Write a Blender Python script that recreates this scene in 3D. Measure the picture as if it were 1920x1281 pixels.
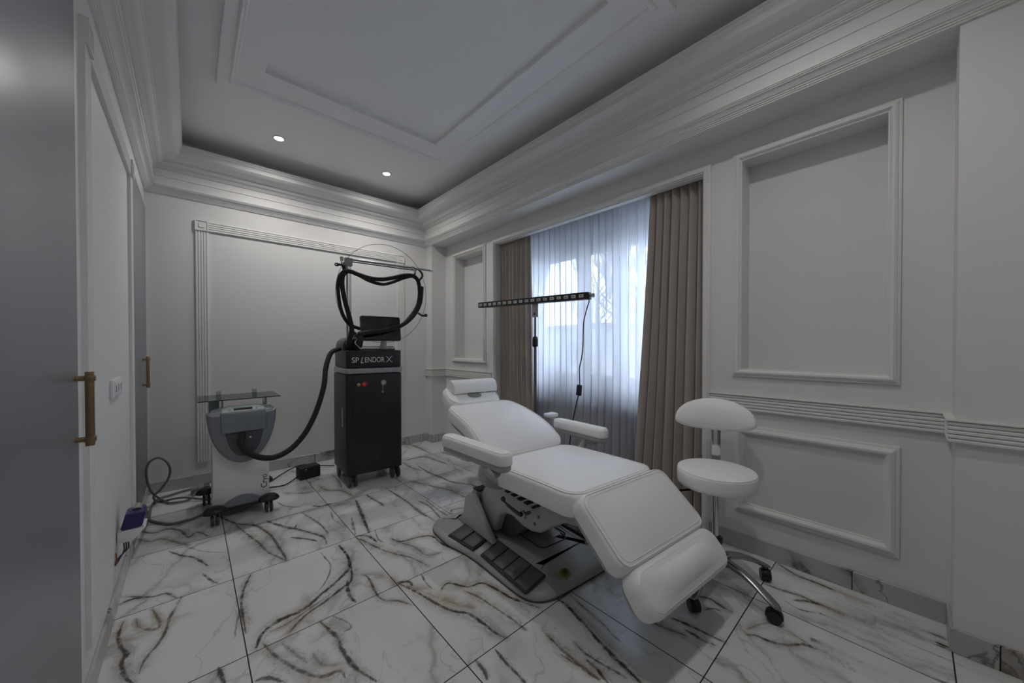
import bpy, bmesh, math, random
from mathutils import Vector, Matrix
from math import sin, cos, pi, radians
random.seed(7)
SC = bpy.context.scene
COL = SC.collection
for o in list(bpy.data.objects):
    bpy.data.objects.remove(o)

# ------------------------------------------------------------------ camera
CAM_H = 1.19
F_PX, YAW, PITCH, ROLL, CY = 672.275, .7315, -.0098, -.0007, 654.7
cd = bpy.data.cameras.new('camera')
cam = bpy.data.objects.new('camera', cd)
COL.objects.link(cam)
cd.sensor_fit = 'HORIZONTAL'
cd.sensor_width = 36
cd.lens = 36 * F_PX / 1920
cd.shift_y = (CY - 640.5) / 1920
cd.clip_start = .02
_c, _s = cos(YAW), sin(YAW)
fw = Vector((_s * cos(PITCH), _c * cos(PITCH), sin(PITCH)))
rt = Vector((_c, -_s, 0))
up = rt.cross(fw)
rt2 = rt * cos(ROLL) + up * sin(ROLL)
up2 = up * cos(ROLL) - rt * sin(ROLL)
M = Matrix((rt2, up2, -fw)).transposed().to_4x4()
M.translation = Vector((0, 0, CAM_H))
cam.matrix_world = M
SC.camera = cam

# ------------------------------------------------------------------ view + world
SC.view_settings.view_transform = 'Standard'
SC.view_settings.look = 'None'
SC.view_settings.gamma = 1
SC.view_settings.exposure = 1.3
try:
    SC.cycles.use_denoising = True
    SC.cycles.max_bounces = 10
    SC.cycles.diffuse_bounces = 6
    SC.cycles.transparent_max_bounces = 12
    SC.cycles.sample_clamp_indirect = 6
    SC.cycles.caustics_reflective = False
    SC.cycles.caustics_refractive = False
except Exception:
    pass
world = bpy.data.worlds.new('world')
SC.world = world
world.use_nodes = True
wn = world.node_tree
bg = wn.nodes['Background']
bg.inputs[0].default_value = (.70, .81, 1.0, 1)
bg.inputs[1].default_value = 9.0

# window portal (daylight through the window)
pl = bpy.data.lights.new('window_daylight', 'AREA')
pl.shape = 'RECTANGLE'
pl.size, pl.size_y = 2.0, 1.42
pl.energy = 1
pl.cycles.is_portal = True
po = bpy.data.objects.new('window_daylight', pl)
COL.objects.link(po)
po.matrix_world = Matrix(((0, 0, 1, 2.93), (-1, 0, 0, 1.90), (0, 1, 0, 1.495), (0, 0, 0, 1))) @ Matrix.Rotation(pi, 4, 'Y')

DOWNLIGHTS = [(.55, 3.45), (1.446, 3.45), (1.446, .37), (.55, .37)]
DL_W = [10.5, 10.5, 7.5, 7.5]
DL_COL = (1.0, .975, .95)

# ------------------------------------------------------------------ materials
MATS = {}
def nd(nt, t, **kw):
    n = nt.nodes.new(t)
    for k, v in kw.items():
        setattr(n, k, v)
    return n
def mat(name, col, rough=.5, metal=0, bump=0, bscale=40, spec=.5, var=0, coat=0, aniso=None):
    if name in MATS:
        return MATS[name]
    m = bpy.data.materials.new(name)
    m.use_nodes = True
    nt = m.node_tree
    b = nt.nodes['Principled BSDF']
    b.inputs['Base Color'].default_value = (*col, 1)
    b.inputs['Roughness'].default_value = rough
    b.inputs['Metallic'].default_value = metal
    b.inputs['Specular IOR Level'].default_value = spec
    b.inputs['Coat Weight'].default_value = coat
    tc = nd(nt, 'ShaderNodeTexCoord')
    no = nd(nt, 'ShaderNodeTexNoise')
    no.inputs['Scale'].default_value = bscale
    no.inputs['Detail'].default_value = 4
    nt.links.new(tc.outputs['Object'], no.inputs['Vector'])
    if var:
        mx = nd(nt, 'ShaderNodeMix', data_type='RGBA')
        mx.inputs[6].default_value = (*[c * (1 - var) for c in col], 1)
        mx.inputs[7].default_value = (*[min(1, c * (1 + var)) for c in col], 1)
        nt.links.new(no.outputs['Fac'], mx.inputs[0])
        nt.links.new(mx.outputs[2], b.inputs['Base Color'])
    if bump:
        bp = nd(nt, 'ShaderNodeBump')
        bp.inputs['Strength'].default_value = bump
        bp.inputs['Distance'].default_value = .002
        nt.links.new(no.outputs['Fac'], bp.inputs['Height'])
        nt.links.new(bp.outputs[0], b.inputs['Normal'])
    MATS[name] = m
    return m
WALL = mat('wall_paint', (.72, .712, .70), .55, bump=.05, bscale=90)
TRIM = mat('trim_paint', (.73, .722, .71), .6, bump=.03, bscale=60)
CEIL = mat('ceiling_paint', (.85, .855, .86), .6, bump=.04, bscale=70)
DOORM = mat('satin_lacquer', (.21, .22, .24), .34, bump=.04, bscale=12)
LEATH = mat('white_leather', (.87, .87, .865), .42, bump=.25, bscale=350)
SHELL = mat('grey_plastic_shell', (.40, .395, .38), .38, bump=.05, bscale=300)
BASEP = mat('grey_base_plastic', (.42, .417, .405), .36, bump=.05, bscale=300)
PEDAL = mat('dark_pedal_rubber', (.075, .073, .068), .5, bump=.1, bscale=200)
BLACK = mat('black_plastic', (.012, .012, .013), .38)
BLKM = mat('black_matte', (.014, .014, .015), .6)
LBODY = mat('black_panel', (.013, .013, .014), .42, bump=.05, bscale=400)
SCREEN = mat('screen_glass', (.008, .009, .011), .08, coat=.5)
SILV = mat('silver_band', (.36, .36, .38), .35, metal=.35)
CHROME = mat('chrome', (.62, .62, .63), .13, metal=1)
POLE = mat('brushed_pole', (.15, .14, .13), .35, metal=.6)
DCHR = mat('dark_chrome', (.33, .33, .33), .24, metal=1)
BRASS = mat('aged_brass', (.36, .25, .14), .32, metal=.9)
CRYG = mat('cryo_grey', (.19, .205, .225), .4)
CRYD = mat('cryo_dark_recess', (.07, .075, .085), .42)
CRYL = mat('cryo_light_panel', (.42, .43, .44), .4)
CRYW = mat('cryo_white_panel', (.76, .775, .77), .35)
HOSE = mat('black_hose', (.011, .011, .012), .75, bump=.5, bscale=500)
GCAB = mat('grey_cable', (.17, .165, .15), .5)
GCON = mat('grey_connector', (.26, .255, .24), .5)
BLUE = mat('blue_plug', (.025, .02, .12), .35)
WPLA = mat('white_plastic', (.74, .75, .77), .35)
RED = mat('red_button', (.65, .035, .02), .35)
YEL = mat('yellow_button', (.62, .46, .12), .35)
GOLD = mat('badge_yellow', (.30, .27, .035), .4)
BADG = mat('badge_dark', (.05, .05, .01), .4)
CURT = mat('taupe_curtain_fabric', (.47, .415, .375), .75, bump=.35, bscale=420, var=.08)
LETT = mat('white_lettering', (.75, .75, .76), .4)
DLET = mat('dark_lettering', (.03, .03, .035), .5)
RAD = mat('radiator_paint', (.50, .50, .50), .4)
DARKG = mat('dark_grey_plastic', (.06, .06, .062), .4)
PVC = mat('window_pvc', (.66, .68, .70), .35)
BARK = mat('bark', (.055, .048, .044), .9, bump=.5, bscale=30)
FACAD = mat('far_facade', (.42, .42, .43), .9, var=.1, bscale=2)
SNOWG = mat('yard_ground', (.40, .41, .42), .9, var=.15, bscale=3)

def emis(name, col, st):
    m = bpy.data.materials.new(name)
    m.use_nodes = True
    b = m.node_tree.nodes['Principled BSDF']
    b.inputs['Base Color'].default_value = (*col, 1)
    b.inputs['Emission Color'].default_value = (*col, 1)
    b.inputs['Emission Strength'].default_value = st
    return m
LAMPE = emis('lamp_glow', (1, .97, .93), 30)

def glassm(name, tint, gl=.1, rough=.02):
    m = bpy.data.materials.new(name)
    m.use_nodes = True
    nt = m.node_tree
    nt.nodes.remove(nt.nodes['Principled BSDF'])
    out = [n for n in nt.nodes if n.type == 'OUTPUT_MATERIAL'][0]
    tr = nd(nt, 'ShaderNodeBsdfTransparent')
    tr.inputs[0].default_value = (*tint, 1)
    g = nd(nt, 'ShaderNodeBsdfGlossy')
    g.inputs['Roughness'].default_value = rough
    g.inputs[0].default_value = (.9, .95, .95, 1)
    fr = nd(nt, 'ShaderNodeFresnel')
    fr.inputs[0].default_value = 1.45
    mx = nd(nt, 'ShaderNodeMixShader')
    nt.links.new(fr.outputs[0], mx.inputs[0])
    nt.links.new(tr.outputs[0], mx.inputs[1])
    nt.links.new(g.outputs[0], mx.inputs[2])
    nt.links.new(mx.outputs[0], out.inputs[0])
    return m
GLASS = glassm('window_glass', (.93, .96, .96))
SGLASS = glassm('shelf_glass', (.74, .82, .79))
SGEDGE = mat('glass_edge_green', (.02, .035, .03), .15)

def sheerm():
    m = bpy.data.materials.new('sheer_voile')
    m.use_nodes = True
    nt = m.node_tree
    nt.nodes.remove(nt.nodes['Principled BSDF'])
    out = [n for n in nt.nodes if n.type == 'OUTPUT_MATERIAL'][0]
    tr = nd(nt, 'ShaderNodeBsdfTransparent')
    tl = nd(nt, 'ShaderNodeBsdfTranslucent')
    tl.inputs[0].default_value = (.58, .575, .60, 1)
    df = nd(nt, 'ShaderNodeBsdfDiffuse')
    df.inputs[0].default_value = (.80, .80, .84, 1)
    m1 = nd(nt, 'ShaderNodeMixShader')
    m1.inputs[0].default_value = .4
    nt.links.new(tl.outputs[0], m1.inputs[1])
    nt.links.new(df.outputs[0], m1.inputs[2])
    tc = nd(nt, 'ShaderNodeTexCoord')
    mp = nd(nt, 'ShaderNodeMapping')
    mp.inputs['Scale'].default_value = (1, 14, .6)
    no = nd(nt, 'ShaderNodeTexNoise')
    no.inputs['Scale'].default_value = 3
    rg = nd(nt, 'ShaderNodeMapRange')
    rg.inputs[1].default_value, rg.inputs[2].default_value = .35, .65
    rg.inputs[3].default_value, rg.inputs[4].default_value = .91, .97
    nt.links.new(tc.outputs['Object'], mp.inputs[0])
    nt.links.new(mp.outputs[0], no.inputs['Vector'])
    nt.links.new(no.outputs['Fac'], rg.inputs[0])
    m2 = nd(nt, 'ShaderNodeMixShader')
    nt.links.new(rg.outputs[0], m2.inputs[0])
    nt.links.new(tr.outputs[0], m2.inputs[1])
    nt.links.new(m1.outputs[0], m2.inputs[2])
    nt.links.new(m2.outputs[0], out.inputs[0])
    return m
SHEER = sheerm()

TX, TY, TS = .155, .4895, .6035
def marble(name, tiles=True, base=(.74, .75, .745), plane='XY', rough=.16):
    m = bpy.data.materials.new(name)
    m.use_nodes = True
    nt = m.node_tree
    L = nt.links.new
    b = nt.nodes['Principled BSDF']
    geo = nd(nt, 'ShaderNodeNewGeometry')
    sep = nd(nt, 'ShaderNodeSeparateXYZ')
    L(geo.outputs['Position'], sep.inputs[0])
    def math_(op, a, bb=None, c=None):
        n = nd(nt, 'ShaderNodeMath', operation=op)
        for i, v in enumerate((a, bb, c)):
            if v is None:
                continue
            if isinstance(v, (int, float)):
                n.inputs[i].default_value = v
            else:
                L(v, n.inputs[i])
        return n.outputs[0]
    if plane == 'XY':
        U, V = sep.outputs[0], sep.outputs[1]
    else:
        U, V = math_('ADD', sep.outputs[0], sep.outputs[1]), sep.outputs[2]
    u = math_('DIVIDE', math_('SUBTRACT', U, TX), TS)
    v = math_('DIVIDE', math_('SUBTRACT', V, TY), TS) if plane == 'XY' else V
    iu = math_('FLOOR', u)
    iv = math_('FLOOR', v) if plane == 'XY' else math_('MULTIPLY', iu, 0)
    fu = math_('SUBTRACT', u, iu)
    fv = math_('SUBTRACT', v, iv) if plane == 'XY' else math_('DIVIDE', V, TS)
    idv = nd(nt, 'ShaderNodeCombineXYZ')
    L(iu, idv.inputs[0]); L(iv, idv.inputs[1])
    wnz = nd(nt, 'ShaderNodeTexWhiteNoise', noise_dimensions='3D')
    L(idv.outputs[0], wnz.inputs['Vector'])
    sc = nd(nt, 'ShaderNodeSeparateColor')
    L(wnz.outputs['Color'], sc.inputs[0])
    loc = nd(nt, 'ShaderNodeCombineXYZ')
    L(math_('SUBTRACT', fu, .5), loc.inputs[0]); L(math_('SUBTRACT', fv, .5), loc.inputs[1])
    rot = nd(nt, 'ShaderNodeVectorRotate', rotation_type='Z_AXIS')
    L(loc.outputs[0], rot.inputs['Vector'])
    L(math_('ADD', math_('MULTIPLY', sc.outputs[2], .9), math_('MULTIPLY', math_('FLOOR', math_('MULTIPLY', sc.outputs[0], 1.99)), pi)), rot.inputs['Angle'])
    off = nd(nt, 'ShaderNodeVectorMath', operation='MULTIPLY_ADD')
    L(wnz.outputs['Color'], off.inputs[0])
    off.inputs[1].default_value = (17, 23, 31)
    L(rot.outputs[0], off.inputs[2])
    P = off.outputs[0]
    def noise(vec, scale, detail=2, rough_=.5):
        n = nd(nt, 'ShaderNodeTexNoise')
        n.inputs['Scale'].default_value = scale; n.inputs['Detail'].default_value = detail; n.inputs['Roughness'].default_value = rough_
        L(vec, n.inputs['Vector'])
        return n
    def warp(vec, src, amp):
        n = nd(nt, 'ShaderNodeVectorMath', operation='MULTIPLY_ADD')
        L(src.outputs['Color'], n.inputs[0]); n.inputs[1].default_value = (amp, amp, amp); L(vec, n.inputs[2])
        return n.outputs[0]
    def ramp(x, a0, a1, b0=0, b1=1):
        r = nd(nt, 'ShaderNodeMapRange', interpolation_type='SMOOTHSTEP')
        L(x, r.inputs[0])
        for i_, v_ in ((1, a0), (2, a1), (3, b0), (4, b1)):
            r.inputs[i_].default_value = v_
        return r.outputs[0]
    def mixc(fac, c1, c2):
        n = nd(nt, 'ShaderNodeMix', data_type='RGBA')
        L(fac, n.inputs[0])
        if isinstance(c1, tuple): n.inputs[6].default_value = (*c1, 1)
        else: L(c1, n.inputs[6])
        n.inputs[7].default_value = (*c2, 1)
        return n.outputs[2]
    W1 = warp(P, noise(P, 1.5, 3), .55)
    W2 = warp(W1, noise(W1, 5.5, 6, .68), .17)
    mp = nd(nt, 'ShaderNodeMapping'); mp.inputs['Rotation'].default_value = (0, 0, radians(40)); mp.inputs['Scale'].default_value = (1.55, .48, 1)
    L(W2, mp.inputs[0])
    V2 = mp.outputs[0]
    def field(scale, seed):
        a = nd(nt, 'ShaderNodeVectorMath', operation='ADD'); a.inputs[1].default_value = (seed, seed * 1.7, seed * .3)
        L(V2, a.inputs[0])
        return math_('ABSOLUTE', math_('SUBTRACT', noise(a.outputs[0], scale, 1).outputs['Fac'], .5))
    sub = .34 if plane == 'XY' else 1.0
    d1 = field(1.25, 3.1)
    d2 = field(2.9, 9.4)
    thick = ramp(noise(P, 2.6, 3).outputs['Fac'], .38, .58)           # where the main vein swells and darkens
    bandm = ramp(noise(V2, 1.0, 2).outputs['Fac'], .43, .55)          # where secondary veining gathers
    wv_ = math_('MULTIPLY_ADD', thick, .024, .0045)
    dark = math_('MULTIPLY', math_('SUBTRACT', 1, math_('MINIMUM', 1, math_('DIVIDE', d1, wv_))), math_('MULTIPLY_ADD', thick, .62, .36))
    dark = math_('MULTIPLY', dark, ramp(noise(W2, 9, 4, .7).outputs['Fac'], .34, .52, .25, 1))
    thin = math_('MULTIPLY', ramp(d2, 0, .020, 1, 0), math_('MULTIPLY', bandm, .75))
    halo = math_('MULTIPLY', ramp(d1, 0, .10, 1, 0), math_('MULTIPLY', thick, .62))
    c0 = mixc(math_('MULTIPLY', noise(P, 1.4).outputs['Fac'], .30), base, tuple(x * .82 for x in base))
    halo = math_('MULTIPLY', halo, sub); thin = math_('MULTIPLY', thin, sub); dark = math_('MULTIPLY', dark, sub * .8)
    c1 = mixc(halo, c0, (.26, .24, .215))
    tan_ = math_('MULTIPLY', math_('MULTIPLY', ramp(d1, 0, .05, 1, 0), ramp(noise(P, 3.3).outputs['Fac'], .50, .62)), .7)
    tan_ = math_('MULTIPLY', tan_, sub)
    c1 = mixc(tan_, c1, (.30, .215, .125))
    c2 = mixc(thin, c1, (.10, .09, .08))
    c3 = mixc(dark, c2, (.026, .021, .017))
    if plane == 'XY':
        def attr(nm):
            n = nd(nt, 'ShaderNodeAttribute', attribute_name=nm)
            return n.outputs['Fac']
        Gp = geo.outputs['Position']
        j1 = math_('MULTIPLY', math_('SUBTRACT', noise(Gp, 38, 4, .6).outputs['Fac'], .5), 2.0)
        j2 = math_('MULTIPLY', math_('SUBTRACT', noise(Gp, 14, 3, .6).outputs['Fac'], .5), 2.6)
        mm = math_('ADD', attr('vein_distance'), math_('ADD', j1, j2))
        core = math_('MULTIPLY', ramp(mm, .3, 1.7, 1, 0), attr('vein_strength'))
        core = math_('MULTIPLY', core, ramp(noise(Gp, 30, 4, .6).outputs['Fac'], .36, .52, .55, 1))
        # fine strands running beside the main vein
        st2 = math_('ABSOLUTE', math_('SUBTRACT', math_('ADD', attr('vein_distance'), math_('MULTIPLY', math_('SUBTRACT', noise(Gp, 9, 5, .68).outputs['Fac'], .5), 34)), 3.2))
        strand = math_('MULTIPLY', ramp(st2, .05, .55, 1, 0), math_('MULTIPLY', ramp(attr('vein_halo'), .06, .35), .42))
        hal = math_('MULTIPLY', attr('vein_halo'), ramp(noise(Gp, 12, 4, .6).outputs['Fac'], .36, .62, .25, 1))
        warm = ramp(noise(Gp, 3.1, 2).outputs['Fac'], .47, .60)
        hc = nd(nt, 'ShaderNodeMix', data_type='RGBA')
        L(warm, hc.inputs[0]); hc.inputs[6].default_value = (.36, .345, .33, 1); hc.inputs[7].default_value = (.38, .30, .215, 1)
        hm = nd(nt, 'ShaderNodeMix', data_type='RGBA')
        L(math_('MULTIPLY', hal, .95), hm.inputs[0]); L(c3, hm.inputs[6]); L(hc.outputs[2], hm.inputs[7])
        c3 = hm.outputs[2]
        c3 = mixc(strand, c3, (.13, .115, .10))
        c3 = mixc(core, c3, (.035, .028, .022))
    if tiles:
        eu = math_('MINIMUM', fu, math_('SUBTRACT', 1, fu))
        e = math_('MINIMUM', eu, math_('MINIMUM', fv, math_('SUBTRACT', 1, fv))) if plane == 'XY' else eu
        g = math_('LESS_THAN', e, .0034)
        c3 = mixc(g, c3, (.012, .012, .012))
        rr = math_('MULTIPLY_ADD', g, .6, rough)
        L(rr, b.inputs['Roughness'])
        bp = nd(nt, 'ShaderNodeBump', invert=True); bp.inputs['Distance'].default_value = .002
        L(g, bp.inputs['Height']); L(bp.outputs[0], b.inputs['Normal'])
    else:
        b.inputs['Roughness'].default_value = rough
    L(c3, b.inputs['Base Color'])
    b.inputs['Specular IOR Level'].default_value = .5
    return m
MARB = marble('marble_tiles')
SKIRT = marble('marble_skirting', True, (.47, .46, .45), 'wall', .22)

# ------------------------------------------------------------------ mesh helpers
def new_obj(name, me, m=None, parent=None, smooth=None):
    o = bpy.data.objects.new(name, me)
    COL.objects.link(o)
    if m is not None:
        me.materials.append(m)
    if parent is not None:
        o.parent = parent
    if smooth:
        for p in me.polygons:
            p.use_smooth = True
        if smooth != 'all':
            try:
                me.set_sharp_from_angle(angle=radians(smooth if smooth is not True else 35))
            except Exception:
                pass
    return o
class MB:
    def __init__(s):
        s.v = []; s.f = []
    def add(s, v, f):
        n = len(s.v)
        s.v += [tuple(p) for p in v]
        s.f += [tuple(i + n for i in q) for q in f]
        return s
    def box(s, x0, x1, y0, y1, z0, z1):
        x0, x1 = sorted((x0, x1)); y0, y1 = sorted((y0, y1)); z0, z1 = sorted((z0, z1))
        v = [(x, y, z) for z in (z0, z1) for y in (y0, y1) for x in (x0, x1)]
        return s.add(v, [(0, 2, 3, 1), (4, 5, 7, 6), (0, 1, 5, 4), (2, 6, 7, 3), (0, 4, 6, 2), (1, 3, 7, 5)])
    def prism(s, poly, fn, a, b):
        """poly 2D, fn(p, q, t) -> xyz ; extruded between t=a and t=b"""
        n = len(poly)
        v = [fn(p, q, a) for p, q in poly] + [fn(p, q, b) for p, q in poly]
        f = [tuple(range(n)), tuple(range(2 * n - 1, n - 1, -1))]
        f += [(i, i + n, (i + 1) % n + n, (i + 1) % n) for i in range(n)]
        return s.add(v, f)
    def tube(s, pts, r, n=10, closed=False, cap=True):
        pts = [Vector(p) for p in pts]
        m = len(pts)
        rad = r if isinstance(r, (list, tuple)) else [r] * m
        rings = []
        prev = None
        for i, p in enumerate(pts):
            if closed:
                t = pts[(i + 1) % m] - pts[i - 1]
            else:
                t = pts[min(i + 1, m - 1)] - pts[max(i - 1, 0)]
            t.normalize()
            if prev is None:
                a = Vector((0, 0, 1)) if abs(t.z) < .9 else Vector((1, 0, 0))
                u = t.cross(a).normalized()
            else:
                u = (prev - t * prev.dot(t)).normalized()
            prev = u
            w = t.cross(u)
            rings.append([p + (u * cos(2 * pi * k / n) + w * sin(2 * pi * k / n)) * rad[i] for k in range(n)])
        v = [q for rg in rings for q in rg]
        f = []
        for i in range(m if closed else m - 1):
            j = (i + 1) % m
            for k in range(n):
                f.append((i * n + k, i * n + (k + 1) % n, j * n + (k + 1) % n, j * n + k))
        if cap and not closed:
            f.append(tuple(range(n - 1, -1, -1)))
            f.append(tuple((m - 1) * n + k for k in range(n)))
        return s.add(v, f)
    def lathe(s, prof, c=(0, 0, 0), n=32, M=None):
        v = []; f = []
        m = len(prof)
        for r, z in prof:
            for k in range(n):
                p = Vector((r * cos(2 * pi * k / n), r * sin(2 * pi * k / n), z))
                if M is not None:
                    p = M @ p
                v.append(p + Vector(c))
        for i in range(m - 1):
            for k in range(n):
                f.append((i * n + k, i * n + (k + 1) % n, (i + 1) * n + (k + 1) % n, (i + 1) * n + k))
        f.append(tuple(range(n - 1, -1, -1)))
        f.append(tuple((m - 1) * n + k for k in range(n)))
        return s.add(v, f)
    def build(s, name, m, parent=None, smooth=None, bevel=0, seg=2, M=None):
        me = bpy.data.meshes.new(name)
        v = s.v
        if M is not None:
            v = [tuple(M @ Vector(p)) for p in v]
        me.from_pydata(v, [], s.f)
        bm = bmesh.new()
        bm.from_mesh(me)
        bmesh.ops.recalc_face_normals(bm, faces=bm.faces)
        if bevel:
            ed = [e for e in bm.edges if len(e.link_faces) == 2 and e.calc_face_angle(0) > radians(28)]
            bmesh.ops.bevel(bm, geom=ed, offset=bevel, segments=seg, profile=.5, affect='EDGES', clamp_overlap=True)
        bm.to_mesh(me)
        bm.free()
        return new_obj(name, me, m, parent, smooth if smooth is not None else (35 if bevel else None))
def cr(pts, n=6, closed=False):
    """Catmull-Rom resample"""
    P = [Vector(p) for p in pts]
    m = len(P)
    out = []
    for i in range(m if closed else m - 1):
        if closed:
            a, b, c, d = P[i - 1], P[i], P[(i + 1) % m], P[(i + 2) % m]
        else:
            a, b, c, d = P[max(i - 1, 0)], P[i], P[i + 1], P[min(i + 2, m - 1)]
        for k in range(n):
            t = k / n
            out.append(.5 * ((2 * b) + (c - a) * t + (2 * a - 5 * b + 4 * c - d) * t * t + (3 * b - a - 3 * c + d) * t ** 3))
    if not closed:
        out.append(P[-1])
    return out
def rrect(hx, hy, r, nc=6, ne=6):
    """rounded rectangle outline with points along the edges too"""
    r = max(min(r, hx - 1e-4, hy - 1e-4), 1e-4)
    out = []
    cs = [(hx - r, hy - r, 0), (-hx + r, hy - r, 90), (-hx + r, -hy + r, 180), (hx - r, -hy + r, 270)]
    for i, (cx, cy, a0) in enumerate(cs):
        for k in range(nc + 1):
            a = radians(a0 + 90 * k / nc)
            out.append((cx + r * cos(a), cy + r * sin(a)))
        nx, ny, na = cs[(i + 1) % 4]
        a = radians(na)
        ex, ey = nx + r * cos(a), ny + r * sin(a)
        sx, sy = out[-1]
        for k in range(1, ne):
            t = k / ne
            out.append((sx + (ex - sx) * t, sy + (ey - sy) * t))
    return out
def pad(hx, hy, T, rc=.05, re=.015, puff=.01, fn=lambda x, y, z: (x, y, z), rings=7, rb=None, nc=6, ne=8, outline=None):
    """upholstered pad: rounded plan, rounded edges, crowned top"""
    rb = re if rb is None else rb
    lay = []
    def ol(i):
        return outline(i) if outline else rrect(hx - i, hy - i, rc - i * .6, nc, ne)
    base = ol(rb)
    for s_ in (.0, .5):
        lay.append([(x * s_, y * s_, 0) for x, y in base])
    for k in range(4):
        a = pi / 2 * k / 3
        lay.append([(x, y, rb - rb * cos(a)) for x, y in ol(rb - rb * sin(a))])
    for k in range(5):
        a = pi / 2 * k / 4
        lay.append([(x, y, T - re + re * sin(a)) for x, y in ol(re - re * cos(a))])
    top = ol(re)
    for k in range(1, rings + 1):
        s_ = 1 - k / rings
        if outline:
            lay.append([(x * s_, y * s_, T + puff * (1 - s_ ** 2.6)) for x, y in top])
        else:
            lay.append([(x * s_, y * s_, T + puff * max(0, 1 - abs(x * s_ / (hx - re)) ** 2) * max(0, 1 - abs(y * s_ / (hy - re)) ** 2)) for x, y in top])
    n = len(top)
    v = [fn(*p) for l in lay for p in l]
    f = []
    for i in range(len(lay) - 1):
        for k in range(n):
            f.append((i * n + k, i * n + (k + 1) % n, (i + 1) * n + (k + 1) % n, (i + 1) * n + k))
    mb = MB().add(v, f)
    return mb
def piping(hx, hy, T, rc, inset, r=.0028, fn=lambda x, y, z: (x, y, z), dz=0, outline=None):
    o = outline(inset) if outline else rrect(hx - inset, hy - inset, rc - inset * .6, 6, 8)
    return MB().tube([fn(x, y, T + dz) for x, y in o], r, 6, closed=True)
def clean(o):
    bm = bmesh.new(); bm.from_mesh(o.data)
    bmesh.ops.remove_doubles(bm, verts=bm.verts, dist=1e-5)
    bm.to_mesh(o.data); bm.free()
    return o
def tag(o, label=None, cat=None, group=None, kind=None):
    if label: o['label'] = label
    if cat: o['category'] = cat
    if group: o['group'] = group
    if kind: o['kind'] = kind
    return o
def empty(name, loc=(0, 0, 0), rz=0):
    o = bpy.data.objects.new(name, None)
    o.empty_display_size = .05
    COL.objects.link(o)
    o.location = loc
    o.rotation_euler = (0, 0, rz)
    return o
def struct(o, label=None):
    o['kind'] = 'structure'
    if label: o['label'] = label
    return o
def copy_tree(o, parent=None):
    c = o.copy()
    COL.objects.link(c)
    c.parent = parent
    for ch in list(o.children):
        copy_tree(ch, c)
    return c
def sweep_rect(prof, x0, x1, y0, y1, name, m, closed=True):
    """prof = (inset, z) swept round the inside of a rectangle, mitred"""
    v = []; f = []
    n = len(prof)
    cor = [(x0, y0, 1, 1), (x1, y0, -1, 1), (x1, y1, -1, -1), (x0, y1, 1, -1)]
    for cx, cy, sx, sy in cor:
        for p, z in prof:
            v.append((cx + sx * p, cy + sy * p, z))
    for i in range(4):
        j = (i + 1) % 4
        for k in range(n - 1):
            f.append((i * n + k, j * n + k, j * n + k + 1, i * n + k + 1))
    return MB().add(v, f).build(name, m, smooth=25)
def frame_sweep(prof, outer, fn, name, m, sides=4, parent=None):
    """picture-frame moulding: prof = (inset, height) ; outer=(a0,a1,b0,b1) ; fn(a,b,h)->xyz"""
    a0, a1, b0, b1 = outer
    cor = [(a0, b0, 1, 1), (a1, b0, -1, 1), (a1, b1, -1, -1), (a0, b1, 1, -1)]
    v = []; f = []
    n = len(prof)
    for ca, cb, sa, sb in cor:
        for i, h in prof:
            v.append(fn(ca + sa * i, cb + sb * i, h))
    for i in range(4):
        j = (i + 1) % 4
        for k in range(n - 1):
            f.append((i * n + k, j * n + k, j * n + k + 1, i * n + k + 1))
    return MB().add(v, f).build(name, m, smooth=25, parent=parent)

# ------------------------------------------------------------------ room shell
XL, XR, XW, YB, YF = -.262, 2.20, 2.394, 4.055, -.28
YP, YN, ZS, ZC = 3.918, -.116, 2.416, 2.88
XG = 2.53          # back of niches
XO = 2.92          # outer wall inner face of the window recess
AL = (.875, 2.922, 2.252)      # curtain recess opening y0,y1,top
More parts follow.
